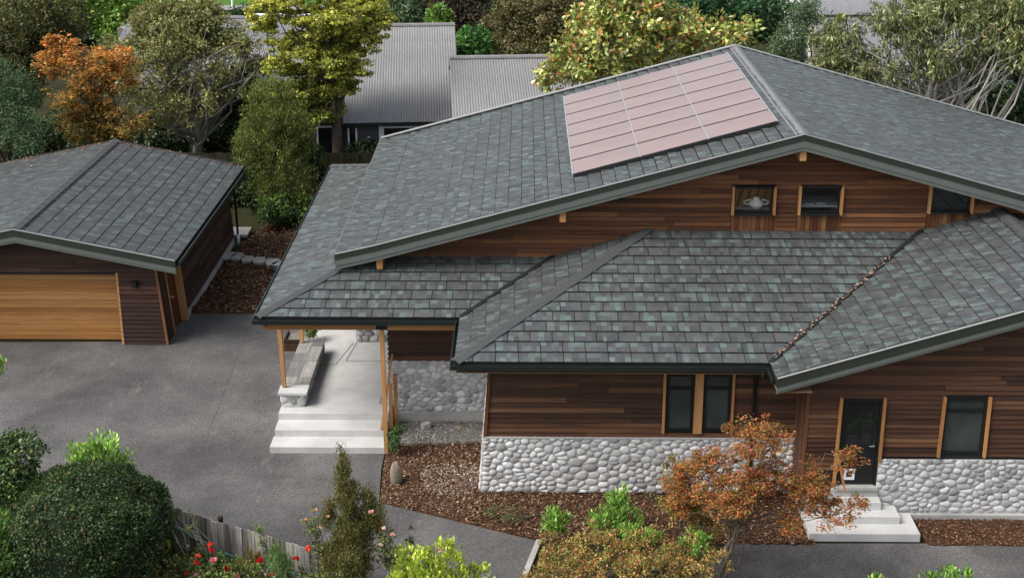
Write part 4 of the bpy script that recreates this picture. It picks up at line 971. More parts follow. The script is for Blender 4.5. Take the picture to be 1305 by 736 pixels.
MB().obox(P(uw(443, 165), -.08, .9), U * .07, D * .05, Zz * 1.5).build('trim', M['white'], NB); MB().obox(P(uw(453, 165), -.08, .9), U * .07, D * .05, Zz * 1.5).build('trim', M['white'], NB)
MB().obox(P(uw(444.6, 165), -.06, .9), U * .28, D * .03, Zz * 1.5).build('narrow_pane', M['dark_glass'], NB)
lp = P(uw(470, 165), -.12, 1.75); MB().lathe(lp, [(.05, 0), (.07, .03), (.07, .25), (.04, .30)], 10).build('wall_light', M['white'], NB, True)
# lean-to block on the left, with white framed window
NBL = MB().obox(P(-1.75, .25, 0), U * 1.7, D * 5, Zz * 2.55).build('side_block', M['weatherboard'], NB)
P0 = P; P = lambda u, d, z: P0(u - 1.75, d + .25, z)
nwin(uw(404, 180), uw(436, 180), .75, 2.45)
P = P0
MB().obox(P(-1.9, .1, 2.56), U * 1.9, D * 6, Zz * .08).build('flat_roof', M['under'], NB)
NB2 = thing('neighbour_annex', 'second grey corrugated roof block adjoining the neighbour house', 'house')
a_ = onz(573, 76, 5.0); b_ = onz(692, 71, 5.0)
dq = V3(-math.sin(rot), math.cos(rot), 0) * 6.6
gable_block(NB2, a_[0] - dq[0] + .0, a_[1] - dq[1], a_[0] - dq[0] + 5.2, 6.6, 2.9, 5.0, rot, M['corr'], M['weatherboard'])
FH = thing('far_house', 'pale iron roofed house half hidden behind the pale branched tree', 'house')
q = onz(120, 112, 2.7); e = onz(388, 112, 2.7)
gable_block(FH, q[0], q[1], e[0], 6.5, 2.7, 4.6, R(2), M['corr_pale'], M['far_wall'])
ch = ony(163, 58, q[1] + 6.5); MB().box((ch[0] - .35, ch[1] - .35, 4.2), (ch[0] + .35, ch[1] + .35, ch[2])).build('chimney', M['far_wall'], FH)
MB().lathe((ch[0], ch[1], ch[2]), [(.34, 0), (.36, .12), (.22, .2), (.17, .55), (.28, .62), (.28, .70), (.1, .74)], 12).build('chimney_pot', M['white'], FH, True)
PG = thing('white_pergola', 'white slatted roof panel behind the pale iron roof', 'pergola')
q = onz(322, 38, 3.6); e = onz(352, 38, 3.6)
for k in range(6):
    MB().box((q[0] - .6, q[1] + k * .62, 3.6 + k * .03), (e[0] + 1.4, q[1] + k * .62 + .42, 3.66 + k * .03)).build('slat', M['white'], PG)
for x in (q[0] - .5, e[0] + 1.3):
    for y in (q[1] + .1, q[1] + 3.3): MB().box((x - .06, y - .06, 0), (x + .06, y + .06, 3.58)).build('post', M['white'], PG)
WH = thing('white_house', 'white walled house glimpsed above the trees behind the ridge', 'house')
q = onz(1030, 14, 4.5); gable_block(WH, q[0], q[1], q[0] + 5.5, 4, 4.3, 5.6, 0, M['corr_pale'], M['white'])
BH = thing('hidden_house', 'pale roofed house hidden behind the long leaved tree', 'house')
q = onz(1085, 120, 2.8); gable_block(BH, q[0], q[1], q[0] + 9, 6, 2.8, 4.9, R(-3), M['corr_pale'], M['far_wall'])
# boundary fence behind
BF = thing('boundary_fence', 'mossy dark board fence running behind the house and garage', 'fence')
x = -17.0; Yf = 47.6
while x < 4:
    o = MB().box((-.072, -.01, 0), (.072, .01, 1.8 + random.uniform(-.03, .02))).build('paling', M['back_fence'], BF); o.location = (x, Yf, 0); x += .15
for z in (.4, 1.5): MB().box((-17, Yf + .012, z), (4, Yf + .06, z + .09)).build('rail', M['back_fence'], BF)
# far street
sheet('footpath', [(-120, 89.6), (120, 89.6), (120, 91.6), (-120, 91.6)], .0, M['footpath'])
sheet('verge', [(-160, 91.6), (160, 91.6), (160, 240), (-160, 240)], .004, M['lawn'])
q = onz(297, 17, 0); LP = thing('street_pole', 'slim white pole standing by the far footpath', 'pole')
MB().lathe((q[0], q[1], 0), [(.14, 0), (.14, .5), (.085, .6), (.07, 6.0)], 10).build('shaft', M['white'], LP, True); MB().bar((q[0], q[1], 5.9), (q[0] + 1.2, q[1], 6.15), .06, .06).build('arm', M['white'], LP); MB().box((q[0] + 1.1, q[1] - .12, 6.1), (q[0] + 1.7, q[1] + .12, 6.22)).build('lamp_head', M['white'], LP)
CAR = thing('parked_car', 'silver car parked beyond the orange maple', 'car'); q = onz(119, 45, .6)
prof = [(-2.1, .35), (2.1, .35), (2.15, .75), (1.95, .95), (1.0, 1.0), (.45, 1.42), (-1.0, 1.45), (-1.75, 1.0), (-2.15, .9)]
MB().prism([(q[0] + x, q[1], z) for x, z in prof], (0, 1.7, 0)).build('body', m_plain('silver_paint', (.55, .56, .58), .3, .03, 2, .6), CAR)
for x in (-1.3, 1.3):
    for y in (-.02, 1.55): MB().tube([(q[0] + x, q[1] + y, .33), (q[0] + x, q[1] + y + .18, .33)], .33, 14).build('wheel', M['steel'], CAR)
MB().prism([(q[0] + x, q[1] - .012, z) for x, z in ((.85, 1.02), (.38, 1.36), (-.95, 1.39), (-1.5, 1.02))], (0, .01, 0)).build('window', M['dark_glass'], CAR)
MB().box((q[0] - 2.17, q[1] + .0, .72), (q[0] - 2.0, q[1] + .3, .88)).build('tail_light', m_plain('red_lens', (.5, .02, .02), .3), CAR)

# ------------------------------------------------------------------ trees and shrubs
def crown_points(lobes, n, clump, inner=.25, flat=1.0, seed=0, shell=.55):
    """lobes: (centre, radii). Leaves gather in clumps spread through the lobes; returns positions, outward directions, clump centres"""
    rg = np.random.default_rng(seed); vol = np.array([np.prod(r) ** (2 / 3) for c, r in lobes]); vol /= vol.sum(); P = []; Dd = []; C = []; G = []
    for (c, r), wv in zip(lobes, vol):
        k = max(3, int(wv * n / clump[1])); c = np.array(c); r = np.array(r)
        d = rg.normal(0, 1, (k, 3)); d /= np.linalg.norm(d, axis=1, keepdims=True)
        rad = (inner + (1 - inner) * rg.random(k) ** shell)[:, None] * rg.uniform(.82, 1.1, (k, 1))
        cc = c + d * rad * r; C.append(cc)
        m_ = int(wv * n / k)
        for q, dq in zip(cc, d):
            s = clump[0] * rg.uniform(.55, 1.35); mm = max(4, int(m_ * rg.uniform(.5, 1.5)))
            e = rg.normal(0, 1, (mm, 3)); e /= np.linalg.norm(e, axis=1, keepdims=True); e *= (rg.random((mm, 1)) ** .45)
            e[:, 2] *= flat; P.append(q + e * s); Dd.append(e * .8 + dq * .5); G.append(np.full((mm, 1), rg.uniform(.72, 1.28)))
    return np.vstack(P), np.vstack(Dd), np.vstack(C), np.vstack(G)
def limbs(mb, base, top, tips, r0, lean=.25, seg=6, rmin=.012, seed=0, start=.35):
    rg = np.random.default_rng(seed); base, top = np.array(base, float), np.array(top, float); H_ = np.linalg.norm(top - base)
    tr = [base + (top - base) * t + np.array([math.sin(5 * t + seed), math.cos(4 * t + seed), 0]) * H_ * .02 * lean * 4 * t for t in np.linspace(0, 1, 7)]
    mb.tube(tr, [r0 * (1.25 if i == 0 else 1 - .72 * i / 6) for i in range(7)], 8)
    for q in tips:
        t = rg.uniform(start, .95); i = t * 6; a = tr[int(i)] * (1 - i % 1) + tr[min(6, int(i) + 1)] * (i % 1)
        mid = a + (q - a) * .5 + rg.normal(0, .09, 3) * np.linalg.norm(q - a) + np.array([0, 0, -.06 * np.linalg.norm(q - a)])
        m2 = a + (q - a) * .78 + rg.normal(0, .05, 3) * np.linalg.norm(q - a)
        rb = max(rmin, r0 * (1 - .72 * t) * rg.uniform(.3, .55)); mb.tube([a, (a + mid) / 2 + rg.normal(0, .02, 3), mid, m2, q], [rb, rb * .85, rb * .65, max(rmin * .6, rb * .4), rmin * .5], 5, False)
def tree(name, label, cat, base, lobes, n, clump, leaf, pal, trunk_r=.12, bark='bark', top=None, nl=24, flat=1.0, mode='free', inner=.25, group=None, seed=0, mat='leaf', start=.35, stems=None, topcol=None, shell=.55):
    T = thing(name, label, cat, base, group); T.location = tuple(map(float, base)); bpy.context.view_layer.update
    off = np.array(base, float)
    P, Dd, C, G_ = crown_points(lobes, n, clump, inner, flat, seed + 1, shell); rg = np.random.default_rng(seed + 5)
    nn = len(P)
    if mode == 'free': D = Dd + rg.normal(0, .6, P.shape); Nn = Dd + rg.normal(0, .55, P.shape); Nn[:, 2] += .5
    elif mode == 'droop': D = Dd * .6 + rg.normal(0, .35, P.shape); D[:, 2] -= .55; Nn = Dd + rg.normal(0, .5, P.shape); Nn[:, 2] += .4
    elif mode == 'up': D = Dd * .6 + rg.normal(0, .3, P.shape); D[:, 2] += .8; Nn = Dd + rg.normal(0, .6, P.shape)
    elif mode == 'flat': D = Dd + rg.normal(0, .5, P.shape); D[:, 2] *= .35; Nn = rg.normal(0, .4, P.shape); Nn[:, 2] += 1
    cidx = None
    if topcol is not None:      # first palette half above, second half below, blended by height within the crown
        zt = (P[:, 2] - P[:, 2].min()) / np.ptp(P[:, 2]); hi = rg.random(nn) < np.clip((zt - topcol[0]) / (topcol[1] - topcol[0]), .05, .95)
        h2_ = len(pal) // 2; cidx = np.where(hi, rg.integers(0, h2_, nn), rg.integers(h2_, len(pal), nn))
    leaves('crown', P - off, D, Nn, leaf[0], leaf[1], pal, M[mat], T, cidx, gain=1.65 * G_)
    mb = MB(); top = np.array(top if top is not None else np.mean([c for c, r in lobes], 0)) - off
    tips = C[rg.permutation(len(C))[:nl]] - off
    if stems:
        for i, s in enumerate(stems):
            s = np.array(s) - off; tt = tips[i::len(stems)]; limbs(mb, (s[0], s[1], s[2]), np.mean(tt, 0), tt, trunk_r, .25, seed=seed + i, start=start)
    else: limbs(mb, (0, 0, -.05), top, tips, trunk_r, seed=seed, start=start)
    mb.build('trunk', M[bark], T, True); return T
def lobe(px, py, Y, rx, rz, ry=None):
    c = ony(px, py, Y); s = pxm(c); return (c, (rx / s, (ry if ry is not None else rx) / s, rz / s))
def ground_under(px, Y): 
    return V3(ony(px, 200, Y)[0], Y, 0)
OL = [(3, (.050, .058, .018)), (3, (.075, .078, .026)), (1, (.11, .10, .035)), (1, (.03, .035, .013))]
DG = [(3, (.018, .034, .013)), (3, (.030, .052, .018)), (1, (.05, .085, .025)), (1, (.012, .02, .009))]
BG = [(3, (.07, .14, .022)), (2, (.11, .20, .03)), (2, (.045, .085, .018)), (1, (.19, .27, .05))]
GG = [(3, (.05, .085, .04)), (2, (.075, .12, .055)), (1, (.11, .16, .08)), (1, (.035, .055, .026))]
tree('olive_tree', 'dark olive green tree filling the corner beyond the garage', 'tree', ground_under(15, 55), [lobe(20, 40, 55, 75, 60), lobe(60, 30, 56, 55, 45), lobe(0, 100, 54, 60, 45)], 26000, (.55, 90), (.16, .09), OL, .22, 'dark_bark', seed=1)
tree('spruce_shrub', 'blue green bushy evergreen beside the garage roof', 'tree', ground_under(5, 45.5), [lobe(5, 150, 45.5, 48, 42), lobe(25, 175, 44.8, 34, 24), lobe(-10, 110, 46, 40, 40), lobe(28, 120, 46.4, 26, 26)], 14000, (.36, 60), (.12, .04), [(3, (.05, .10, .045)), (2, (.075, .14, .065)), (2, (.03, .06, .028)), (.7, (.17, .15, .07))], .14, 'dark_bark', seed=2, mode='flat')
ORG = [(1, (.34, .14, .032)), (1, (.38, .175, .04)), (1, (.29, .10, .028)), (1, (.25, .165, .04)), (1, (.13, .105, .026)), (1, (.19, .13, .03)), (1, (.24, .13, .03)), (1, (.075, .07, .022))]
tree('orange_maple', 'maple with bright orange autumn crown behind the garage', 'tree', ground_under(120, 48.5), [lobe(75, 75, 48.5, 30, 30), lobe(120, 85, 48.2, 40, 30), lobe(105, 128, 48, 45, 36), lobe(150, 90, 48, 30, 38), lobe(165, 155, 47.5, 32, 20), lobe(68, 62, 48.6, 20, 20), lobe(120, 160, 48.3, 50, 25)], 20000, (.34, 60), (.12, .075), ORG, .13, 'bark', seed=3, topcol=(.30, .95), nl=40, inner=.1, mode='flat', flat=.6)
tree('lime_tree', 'bright leafy green tree standing beyond the orange maple', 'tree', ground_under(135, 70), [lobe(150, 18, 70, 40, 45), lobe(165, 62, 69, 30, 28), lobe(110, 5, 71, 50, 32)], 14000, (.6, 70), (.24, .14), BG, .25, 'dark_bark', seed=4)
tree('shade_tree', 'deep green broad tree behind the lime coloured one', 'tree', ground_under(80, 78), [lobe(85, 15, 78, 50, 40), lobe(120, -5, 80, 90, 40), lobe(50, -10, 78, 60, 40)], 12000, (.8, 90), (.26, .15), DG + [(1, (.06, .11, .025))], .3, 'dark_bark', seed=44)
PB_ = [(3, (.13, .14, .05)), (2, (.075, .082, .03)), (2, (.19, .20, .07)), (1, (.15, .10, .05)), (.6, (.27, .28, .12))]
tree('apple_tree', 'yellowish olive tree standing behind the pale branched one', 'tree', ground_under(215, 53.6), [lobe(190, 35, 53.6, 34, 26), lobe(150, 70, 53.4, 30, 26), lobe(215, 25, 53.6, 42, 24), lobe(255, 20, 53.8, 32, 20), lobe(280, 45, 53.8, 26, 18), lobe(235, 55, 53.6, 36, 22)], 22000, (.45, 60), (.17, .09), PB_, .18, 'dark_bark', seed=45)
tree('pale_branched_tree', 'sparse tree with twisting pale branches behind the garage', 'tree', onz(252, 203, 0), [lobe(200, 75, 51.5, 45, 52), lobe(240, 60, 52, 50, 48), lobe(225, 130, 50.8, 66, 40), lobe(165, 110, 51.2, 30, 40), lobe(285, 95, 52, 42, 45), lobe(315, 60, 52.4, 32, 32), lobe(335, 80, 52.6, 28, 24)], 12500, (.30, 26), (.15, .075), PB_, .21, 'pale_bark', top=ony(250, 70, 51.8), nl=120, seed=5, inner=.1, start=.12, shell=.8)
tree('camellia', 'dense dark evergreen bush under the pale branched tree', 'tree', ground_under(260, 54.2), [lobe(215, 170, 54.2, 50, 36), lobe(275, 160, 54.4, 50, 48), lobe(165, 185, 53.6, 45, 30), lobe(310, 150, 54.6, 35, 50), lobe(320, 110, 54.8, 30, 35)], 15000, (.45, 80), (.17, .10), DG, .16, 'dark_bark', seed=6, mat='gloss_leaf')
tree('dark_hedge_tree', 'shadowy evergreen between the garage ridge and the orange maple', 'tree', ground_under(70, 51), [lobe(60, 175, 51, 60, 30), lobe(120, 178, 50.5, 50, 24), lobe(10, 200, 50, 40, 24)], 9000, (.45, 70), (.17, .10), DG, .14, 'dark_bark', seed=7)
tree('pittosporum', 'upright bushy olive green tree rising beside the low roof corner', 'tree', onz(352, 274, 0), [lobe(348, 190, 45.0, 50, 52), lobe(345, 138, 45.3, 40, 46), lobe(362, 238, 44.7, 42, 32), lobe(375, 170, 45.2, 32, 42), lobe(322, 180, 45.1, 26, 36)], 34000, (.27, 60), (.10, .042), [(3, (.085, .105, .027)), (2, (.14, .165, .045)), (2, (.045, .06, .018)), (.8, (.22, .245, .085))], .10, 'bark', seed=8, mode='up', inner=.35)
tree('camellia', 'glossy low camellia at the foot of the upright olive tree', 'shrub', ground_under(375, 44), [lobe(372, 262, 44, 36, 20), lobe(345, 268, 43.6, 20, 14)], 3500, (.24, 40), (.13, .07), BG[1:3] + DG[:2], .05, 'dark_bark', seed=9, nl=12)
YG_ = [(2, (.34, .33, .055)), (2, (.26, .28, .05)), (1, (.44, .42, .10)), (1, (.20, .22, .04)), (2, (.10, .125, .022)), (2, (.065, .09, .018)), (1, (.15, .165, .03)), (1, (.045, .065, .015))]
rg_ = np.random.default_rng(3); pads = []
for (x, y, a, b) in ((345, 8, 42, 16), (390, -12, 60, 22), (450, -8, 52, 22), (480, 25, 24, 16), (405, 28, 46, 20), (455, 48, 40, 20), (372, 55, 34, 18), (420, 72, 48, 20), (390, 95, 46, 18), (442, 88, 34, 16), (378, 122, 38, 15), (420, 112, 32, 14), (365, 142, 26, 12), (428, 140, 14, 8), (340, 30, 26, 12), (465, 5, 36, 20), (400, 150, 30, 12), (360, 118, 26, 12), (410, 130, 30, 12), (442, 112, 22, 12), (430, 20, 50, 22), (430, 55, 44, 20), (395, 60, 40, 18), (350, 85, 24, 12)):
    pads.append(lobe(x, y, 48.3 + rg_.uniform(-1.1, 1.1), a * .92, b * .95))
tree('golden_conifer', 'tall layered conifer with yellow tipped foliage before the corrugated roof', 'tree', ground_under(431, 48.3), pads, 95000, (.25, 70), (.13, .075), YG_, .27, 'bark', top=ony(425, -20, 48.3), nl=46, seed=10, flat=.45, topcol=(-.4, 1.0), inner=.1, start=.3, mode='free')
tree('viburnum', 'shadowed dark shrub against the boundary fence by the garage corner', 'shrub', ground_under(312, 46.4), [lobe(312, 225, 46.4, 26, 30), lobe(330, 250, 45.9, 20, 18), lobe(300, 250, 46.6, 16, 16)], 5000, (.28, 50), (.14, .08), DG, .05, 'dark_bark', seed=80, nl=14)
tree('viburnum', 'dark leafy shrub filling the gap left of the conifer trunk', 'shrub', ground_under(402, 46.6), [lobe(402, 205, 46.6, 16, 24), lobe(412, 228, 46.2, 18, 14)], 3200, (.25, 44), (.12, .06), DG + [(2, (.06, .085, .02))], .05, 'dark_bark', seed=81, nl=12)
tree('garden_shrub', 'dark leafy shrub under the neighbour windows', 'shrub', ground_under(462, 48.3), [lobe(462, 192, 48.3, 24, 15), lobe(445, 200, 48.2, 16, 12)], 2600, (.22, 40), (.13, .07), DG, .05, 'dark_bark', seed=11, nl=10)
tree('grey_green_tree', 'soft grey green tree behind the corrugated roof ridge', 'tree', ground_under(512, 72), [lobe(515, 22, 72, 26, 30), lobe(505, 0, 73, 24, 24)], 6000, (.5, 60), (.22, .10), GG, .16, 'dark_bark', seed=12)
tree('copper_tree', 'dark purplish copper tree beyond the corrugated roof', 'tree', ground_under(570, 74), [lobe(560, 18, 74, 36, 34), lobe(600, 30, 74, 28, 40), lobe(575, -10, 75, 50, 30)], 10000, (.6, 70), (.22, .12), [(3, (.05, .036, .028)), (2, (.075, .05, .035)), (1, (.05, .06, .025)), (1, (.025, .02, .016))], .2, 'dark_bark', seed=13)
tree('young_green_tree', 'small bright green bush behind the two corrugated roofs', 'shrub', ground_under(604, 62), [lobe(604, 55, 62, 22, 22), lobe(590, 62, 62.5, 15, 12)], 3000, (.36, 40), (.20, .12), [(3, (.05, .13, .03)), (2, (.08, .18, .04)), (1, (.03, .07, .02))], .1, 'dark_bark', seed=14, nl=12)
tree('lemonwood', 'light green upright bush against the copper tree', 'shrub', ground_under(556, 69), [lobe(556, 20, 69, 16, 14), lobe(566, 28, 69.3, 12, 10)], 1800, (.36, 40), (.20, .12), BG, .08, 'dark_bark', seed=15, nl=10)
tree('bronze_tree', 'broad bronze and olive tree between the roofs and the magnolia', 'tree', ground_under(665, 64), [lobe(655, 25, 64, 42, 40), lobe(690, 30, 63.5, 40, 40), lobe(670, 62, 63, 52, 26), lobe(720, 10, 64, 36, 30)], 22000, (.45, 80), (.17, .09), [(3, (.085, .085, .032)), (2, (.13, .105, .05)), (2, (.055, .065, .024)), (1, (.19, .12, .065))], .2, 'dark_bark', seed=16)
MG = [(3, (.19, .23, .05)), (3, (.27, .30, .08)), (2.4, (.10, .135, .03)), (1.6, (.30, .12, .035)), (1.2, (.44, .43, .18))]
tree('magnolia', 'large leaved magnolia with rusty undersides behind the solar panels', 'tree', ground_under(815, 47), [lobe(735, 88, 46.2, 45, 28), lobe(770, 55, 46.5, 52, 42), lobe(830, 30, 47, 58, 42), lobe(885, 38, 47, 48, 36), lobe(935, 45, 47.3, 34, 20), lobe(820, 75, 46.4, 60, 26), lobe(700, 100, 46, 22, 14), lobe(800, 0, 47.4, 56, 30), lobe(760, 20, 47, 40, 30), lobe(730, 62, 46.4, 30, 26)], 13500, (.40, 34), (.24, .105), MG, .2, 'pale_bark', seed=17, mat='gloss_leaf', inner=.1, nl=60)
tree('evergreen_tree', 'dark evergreen tree rising behind the magnolia', 'tree', ground_under(950, 66), [lobe(935, 15, 66, 42, 32), lobe(975, 20, 66.5, 36, 34), lobe(900, 0, 67, 50, 30)], 12000, (.55, 70), (.22, .12), [(3, (.02, .055, .022)), (2, (.035, .085, .033)), (1, (.055, .12, .04))], .22, 'dark_bark', seed=18)
tree('feathery_tree', 'soft sage green tree behind the roof ridge', 'tree', ground_under(1010, 58), [lobe(1012, 55, 58, 28, 36), lobe(1025, 20, 58.5, 24, 24), lobe(990, 75, 57.8, 22, 20)], 9000, (.4, 60), (.14, .055), GG + [(2, (.09, .10, .055))], .16, 'dark_bark', seed=19)
LQ = [(3, (.085, .105, .035)), (3, (.125, .145, .052)), (3, (.045, .060, .020)), (1.3, (.28, .30, .15)), (.4, (.22, .15, .05))]
lq = [lobe(1070, 45, 45, 40, 34), lobe(1105, 85, 44.6, 45, 26), lobe(1140, 35, 45.2, 52, 40), lobe(1190, 70, 44.6, 50, 34), lobe(1210, 15, 45.4, 58, 36), lobe(1265, 55, 44.8, 50, 42), lobe(1060, 80, 44.8, 36, 22), lobe(1290, 15, 45, 50, 40), lobe(1310, 70, 44.2, 40, 34)]
tree('loquat_tree', 'wide tree with long drooping pale leaves and bare limbs', 'tree', ground_under(1190, 44), lq, 19000, (.34, 32), (.23, .055), LQ, .21, 'pale_bark', seed=20, mode='droop', inner=.05, nl=110, stems=[ground_under(1170, 44), ground_under(1215, 44.2), ground_under(1265, 43.6)], start=.3)
tree('backing_tree', 'deep green tree standing behind the bare loquat limbs', 'tree', ground_under(1260, 50.5), [lobe(1225, 115, 50.5, 60, 34), lobe(1295, 120, 50, 60, 44), lobe(1130, 115, 51.5, 60, 24), lobe(1290, 60, 51, 50, 40)], 15000, (.5, 70), (.18, .10), DG, .2, 'dark_bark', seed=21)
for i, (x, y, Y, a, lab) in enumerate(((640, -25, 84, 90, 'tall dark tree behind the bronze tree'), (770, -30, 82, 95, 'tall dark tree rising above the magnolia crown'), (1010, -22, 84, 60, 'tall dark tree at the back beside the white house'), (1180, -15, 80, 120, 'tall dark tree at the back above the loquat'), (20, -30, 85, 90, 'tall dark tree at the back above the olive tree'))):
    tree('background_tree', lab, 'tree', ground_under(x, Y), [lobe(x, y + 20, Y, a, 42), lobe(x - 30, y + 45, Y + 1, a * .7, 30)], 9000, (.8, 80), (.28, .16), DG + [(1, (.05, .07, .025))], .3, 'dark_bark', seed=30 + i, group='tall trees at the back')
tree('low_hedge', 'low dark hedge along the far footpath', 'hedge', ground_under(300, 86.5), [lobe(265, 20, 86.5, 26, 9, 20), lobe(310, 19, 86.5, 30, 9, 20), lobe(350, 18, 86.5, 30, 10, 20)], 4000, (.5, 60), (.2, .12), DG, .08, 'dark_bark', seed=40, nl=8)

# ---- front garden
MP = [(3, (.21, .075, .024)), (2.8, (.145, .055, .020)), (1.6, (.28, .13, .036)), (1.4, (.12, .07, .022)), (2.6, (.16, .135, .032)), (1.2, (.34, .07, .042))]
ml = [lobe(905, 590, 22.6, 36, 30), lobe(965, 560, 22.4, 46, 26), lobe(925, 632, 22.0, 48, 24), lobe(1030, 612, 22.2, 36, 26), lobe(1080, 585, 22.4, 22, 18), lobe(868, 632, 22.8, 28, 28), lobe(985, 600, 22.5, 30, 22), lobe(1058, 652, 21.9, 38, 14), lobe(870, 600, 22.7, 14, 22), lobe(1092, 640, 22.3, 16, 10), lobe(1010, 668, 21.9, 22, 12), lobe(955, 612, 22.0, 30, 24), lobe(990, 632, 22.4, 24, 14), lobe(1035, 636, 22.1, 26, 16)]
mb_ = ground_under(950, 22.0)
tree('front_maple', 'russet orange multi stemmed maple before the side steps', 'tree', mb_, ml, 21000, (.15, 36), (.054, .036), MP, .036, 'bark', seed=50, inner=.05, nl=60, mode='flat', flat=.6, stems=[mb_ + V3(.0, 0, 0), mb_ + V3(.22, .08, 0), mb_ + V3(-.22, .05, 0), mb_ + V3(-.45, .18, 0), mb_ + V3(.12, .3, 0)], start=.5)
tree('yellowing_maple', 'green and amber young maple touching the cobble wall', 'shrub', ground_under(880, 23.2), [lobe(872, 640, 23.2, 32, 34), lobe(862, 600, 23.3, 20, 26), lobe(895, 665, 23.0, 28, 20)], 4200, (.15, 36), (.06, .04), [(3, (.14, .12, .03)), (2, (.20, .12, .03)), (2, (.09, .09, .024)), (1, (.26, .11, .03))], .025, 'bark', seed=51, inner=.05, nl=20)
LIM = [(3, (.13, .24, .045)), (2, (.20, .34, .07)), (2, (.085, .16, .03)), (1, (.32, .45, .13))]
def shrub(name, label, px, py, Y, lobes, n, clump, leaf, pal, mode='up', seed=0, mat='leaf', inner=.2, r=.02, nl=16, group=None, bark='bark', flat=1.0, cat='shrub'):
    return tree(name, label, cat, ground_under(px, Y), [lobe(x, y, Y + dy, a, b) for (x, y, dy, a, b) in lobes], n, clump, leaf, pal, r, bark, nl=nl, seed=seed, mode=mode, mat=mat, inner=inner, group=group, flat=flat)
shrub('daphne_bush', 'lime green lance leaved bush in front of the cobble wall', 790, 680, 23.9, [(785, 645, 0, 22, 26), (770, 662, -.1, 24, 20), (800, 660, 0, 18, 22)], 1300, (.14, 18), (.15, .042), LIM, 'up', 52)
shrub('daphne_bush', 'smaller lime green bush at the edge of the asphalt path', 708, 690, 23.6, [(712, 658, 0, 16, 12), (705, 668, -.1, 18, 12)], 650, (.12, 16), (.14, .04), LIM, 'up', 53)
ND = [(3, (.25, .12, .045)), (3, (.17, .15, .04)), (2, (.33, .16, .07)), (2, (.11, .13, .03)), (1.5, (.24, .27, .06))]
shrub('nandina_hedge', 'bronze and green nandina mass below the lime bushes', 790, 740, 21.8, [(720, 705, .5, 40, 28), (770, 700, .4, 45, 30), (830, 705, .3, 50, 30), (885, 712, .2, 44, 26), (750, 740, -.4, 75, 26), (850, 745, -.4, 85, 26), (700, 735, -.2, 40, 30)], 17000, (.15, 46), (.055, .03), ND, 'free', 54, inner=.25, nl=40)
shrub('laurel_sprout', 'bright leaved sprout poking through the nandina top', 805, 700, 22.7, [(800, 682, 0, 20, 9), (830, 684, 0, 16, 8)], 420, (.12, 14), (.12, .04), LIM, 'up', 55, nl=8)
shrub('laurel_sprout', 'bright leaved sprout between nandina and russet maple', 890, 700, 22.4, [(888, 690, 0, 22, 10)], 300, (.12, 14), (.12, .04), LIM, 'up', 56, nl=8)
TT = [(3, (.10, .11, .03)), (3, (.15, .155, .048)), (2, (.06, .068, .022)), (1, (.24, .125, .10))]
shrub('tea_tree', 'upright spiky tea tree shrub standing on the driveway edge', 448, 740, 21.9, [(438, 592, 0, 8, 30), (441, 630, 0, 17, 30), (452, 675, 0, 28, 34), (440, 715, -.1, 36, 34), (471, 640, 0, 8, 26), (419, 655, 0, 9, 24), (482, 660, 0, 8, 22)], 30000, (.13, 50), (.062, .020), TT, 'up', 57, inner=.15, nl=40, r=.03)
for i, (x, y) in enumerate(((436, 572), (447, 568), (417, 648), (482, 640), (428, 585))):
    pass
YGB = [(3, (.30, .36, .05)), (2, (.22, .29, .04)), (2, (.40, .45, .09)), (1, (.14, .19, .03))]
shrub('golden_bush', 'yellow green leafy bush beside the tea tree', 545, 750, 21.3, [(520, 720, 0, 34, 26), (565, 712, .1, 36, 22), (600, 732, 0, 28, 20), (545, 745, -.3, 60, 22)], 3600, (.14, 26), (.10, .048), YGB, 'up', 58, nl=24)
HG = [(4, (.030, .060, .020)), (3, (.048, .090, .027)), (2, (.078, .135, .037)), (1, (.15, .20, .07)), (.2, (.22, .09, .04))]
# clipped dome hedge: solid inner body with a skin of tiny leaves
hc = ony(104, 700, 21.9); HD = thing('dome_hedge', 'large dark clipped dome shaped hedge beside the driveway', 'hedge'); HD.location = (hc[0], hc[1], 0)
rgh = np.random.default_rng(5)
def dome(u, v):      # superellipsoid bulging more to the left at the foot
    e = .68; cu, su, cv, sv_ = math.cos(u), math.sin(u), math.cos(v), math.sin(v); pw = lambda t: math.copysign(abs(t) ** e, t)
    x, y, z = pw(cv) * pw(cu), pw(cv) * pw(su), pw(sv_); k = 1 + .05 * math.sin(3 * u + 1) + .04 * math.sin(5 * v + 2 * u) + .025 * math.sin(9 * u + 7 * v) + .02 * math.sin(13 * v - 6 * u)
    return V3(x * (1.60 + .30 * (1 - z) * (1 if x < 0 else .1)), y * 1.35, z * 1.48 * (1 - .42 * max(0, -x) ** 1.2)) * k
hz = hc[2] + .12
v = [dome(2 * math.pi * i / 28, math.pi * (j / 16 - .5)) * .95 + V3(0, 0, hz) for j in range(17) for i in range(28)]
for p in v: p[2] = max(p[2], -.02)
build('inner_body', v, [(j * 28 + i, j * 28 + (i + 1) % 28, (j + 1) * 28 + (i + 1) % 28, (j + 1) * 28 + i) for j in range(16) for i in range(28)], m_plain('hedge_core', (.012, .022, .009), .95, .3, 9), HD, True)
P = []; Dn = []
while len(P) < 48000:
    u, vv = rgh.uniform(0, 2 * math.pi), math.asin(rgh.uniform(-.85, 1)); d = dome(u, vv); 
    if rgh.random() < .5: d = dome(u, rgh.uniform(-.9, math.pi / 2))
    if d[2] + hz < .02: continue
    P.append(d * (rgh.uniform(.955, 1.03) if rgh.random() > .06 else rgh.uniform(1.01, 1.05)) + V3(0, 0, hz)); Dn.append(norm(d))
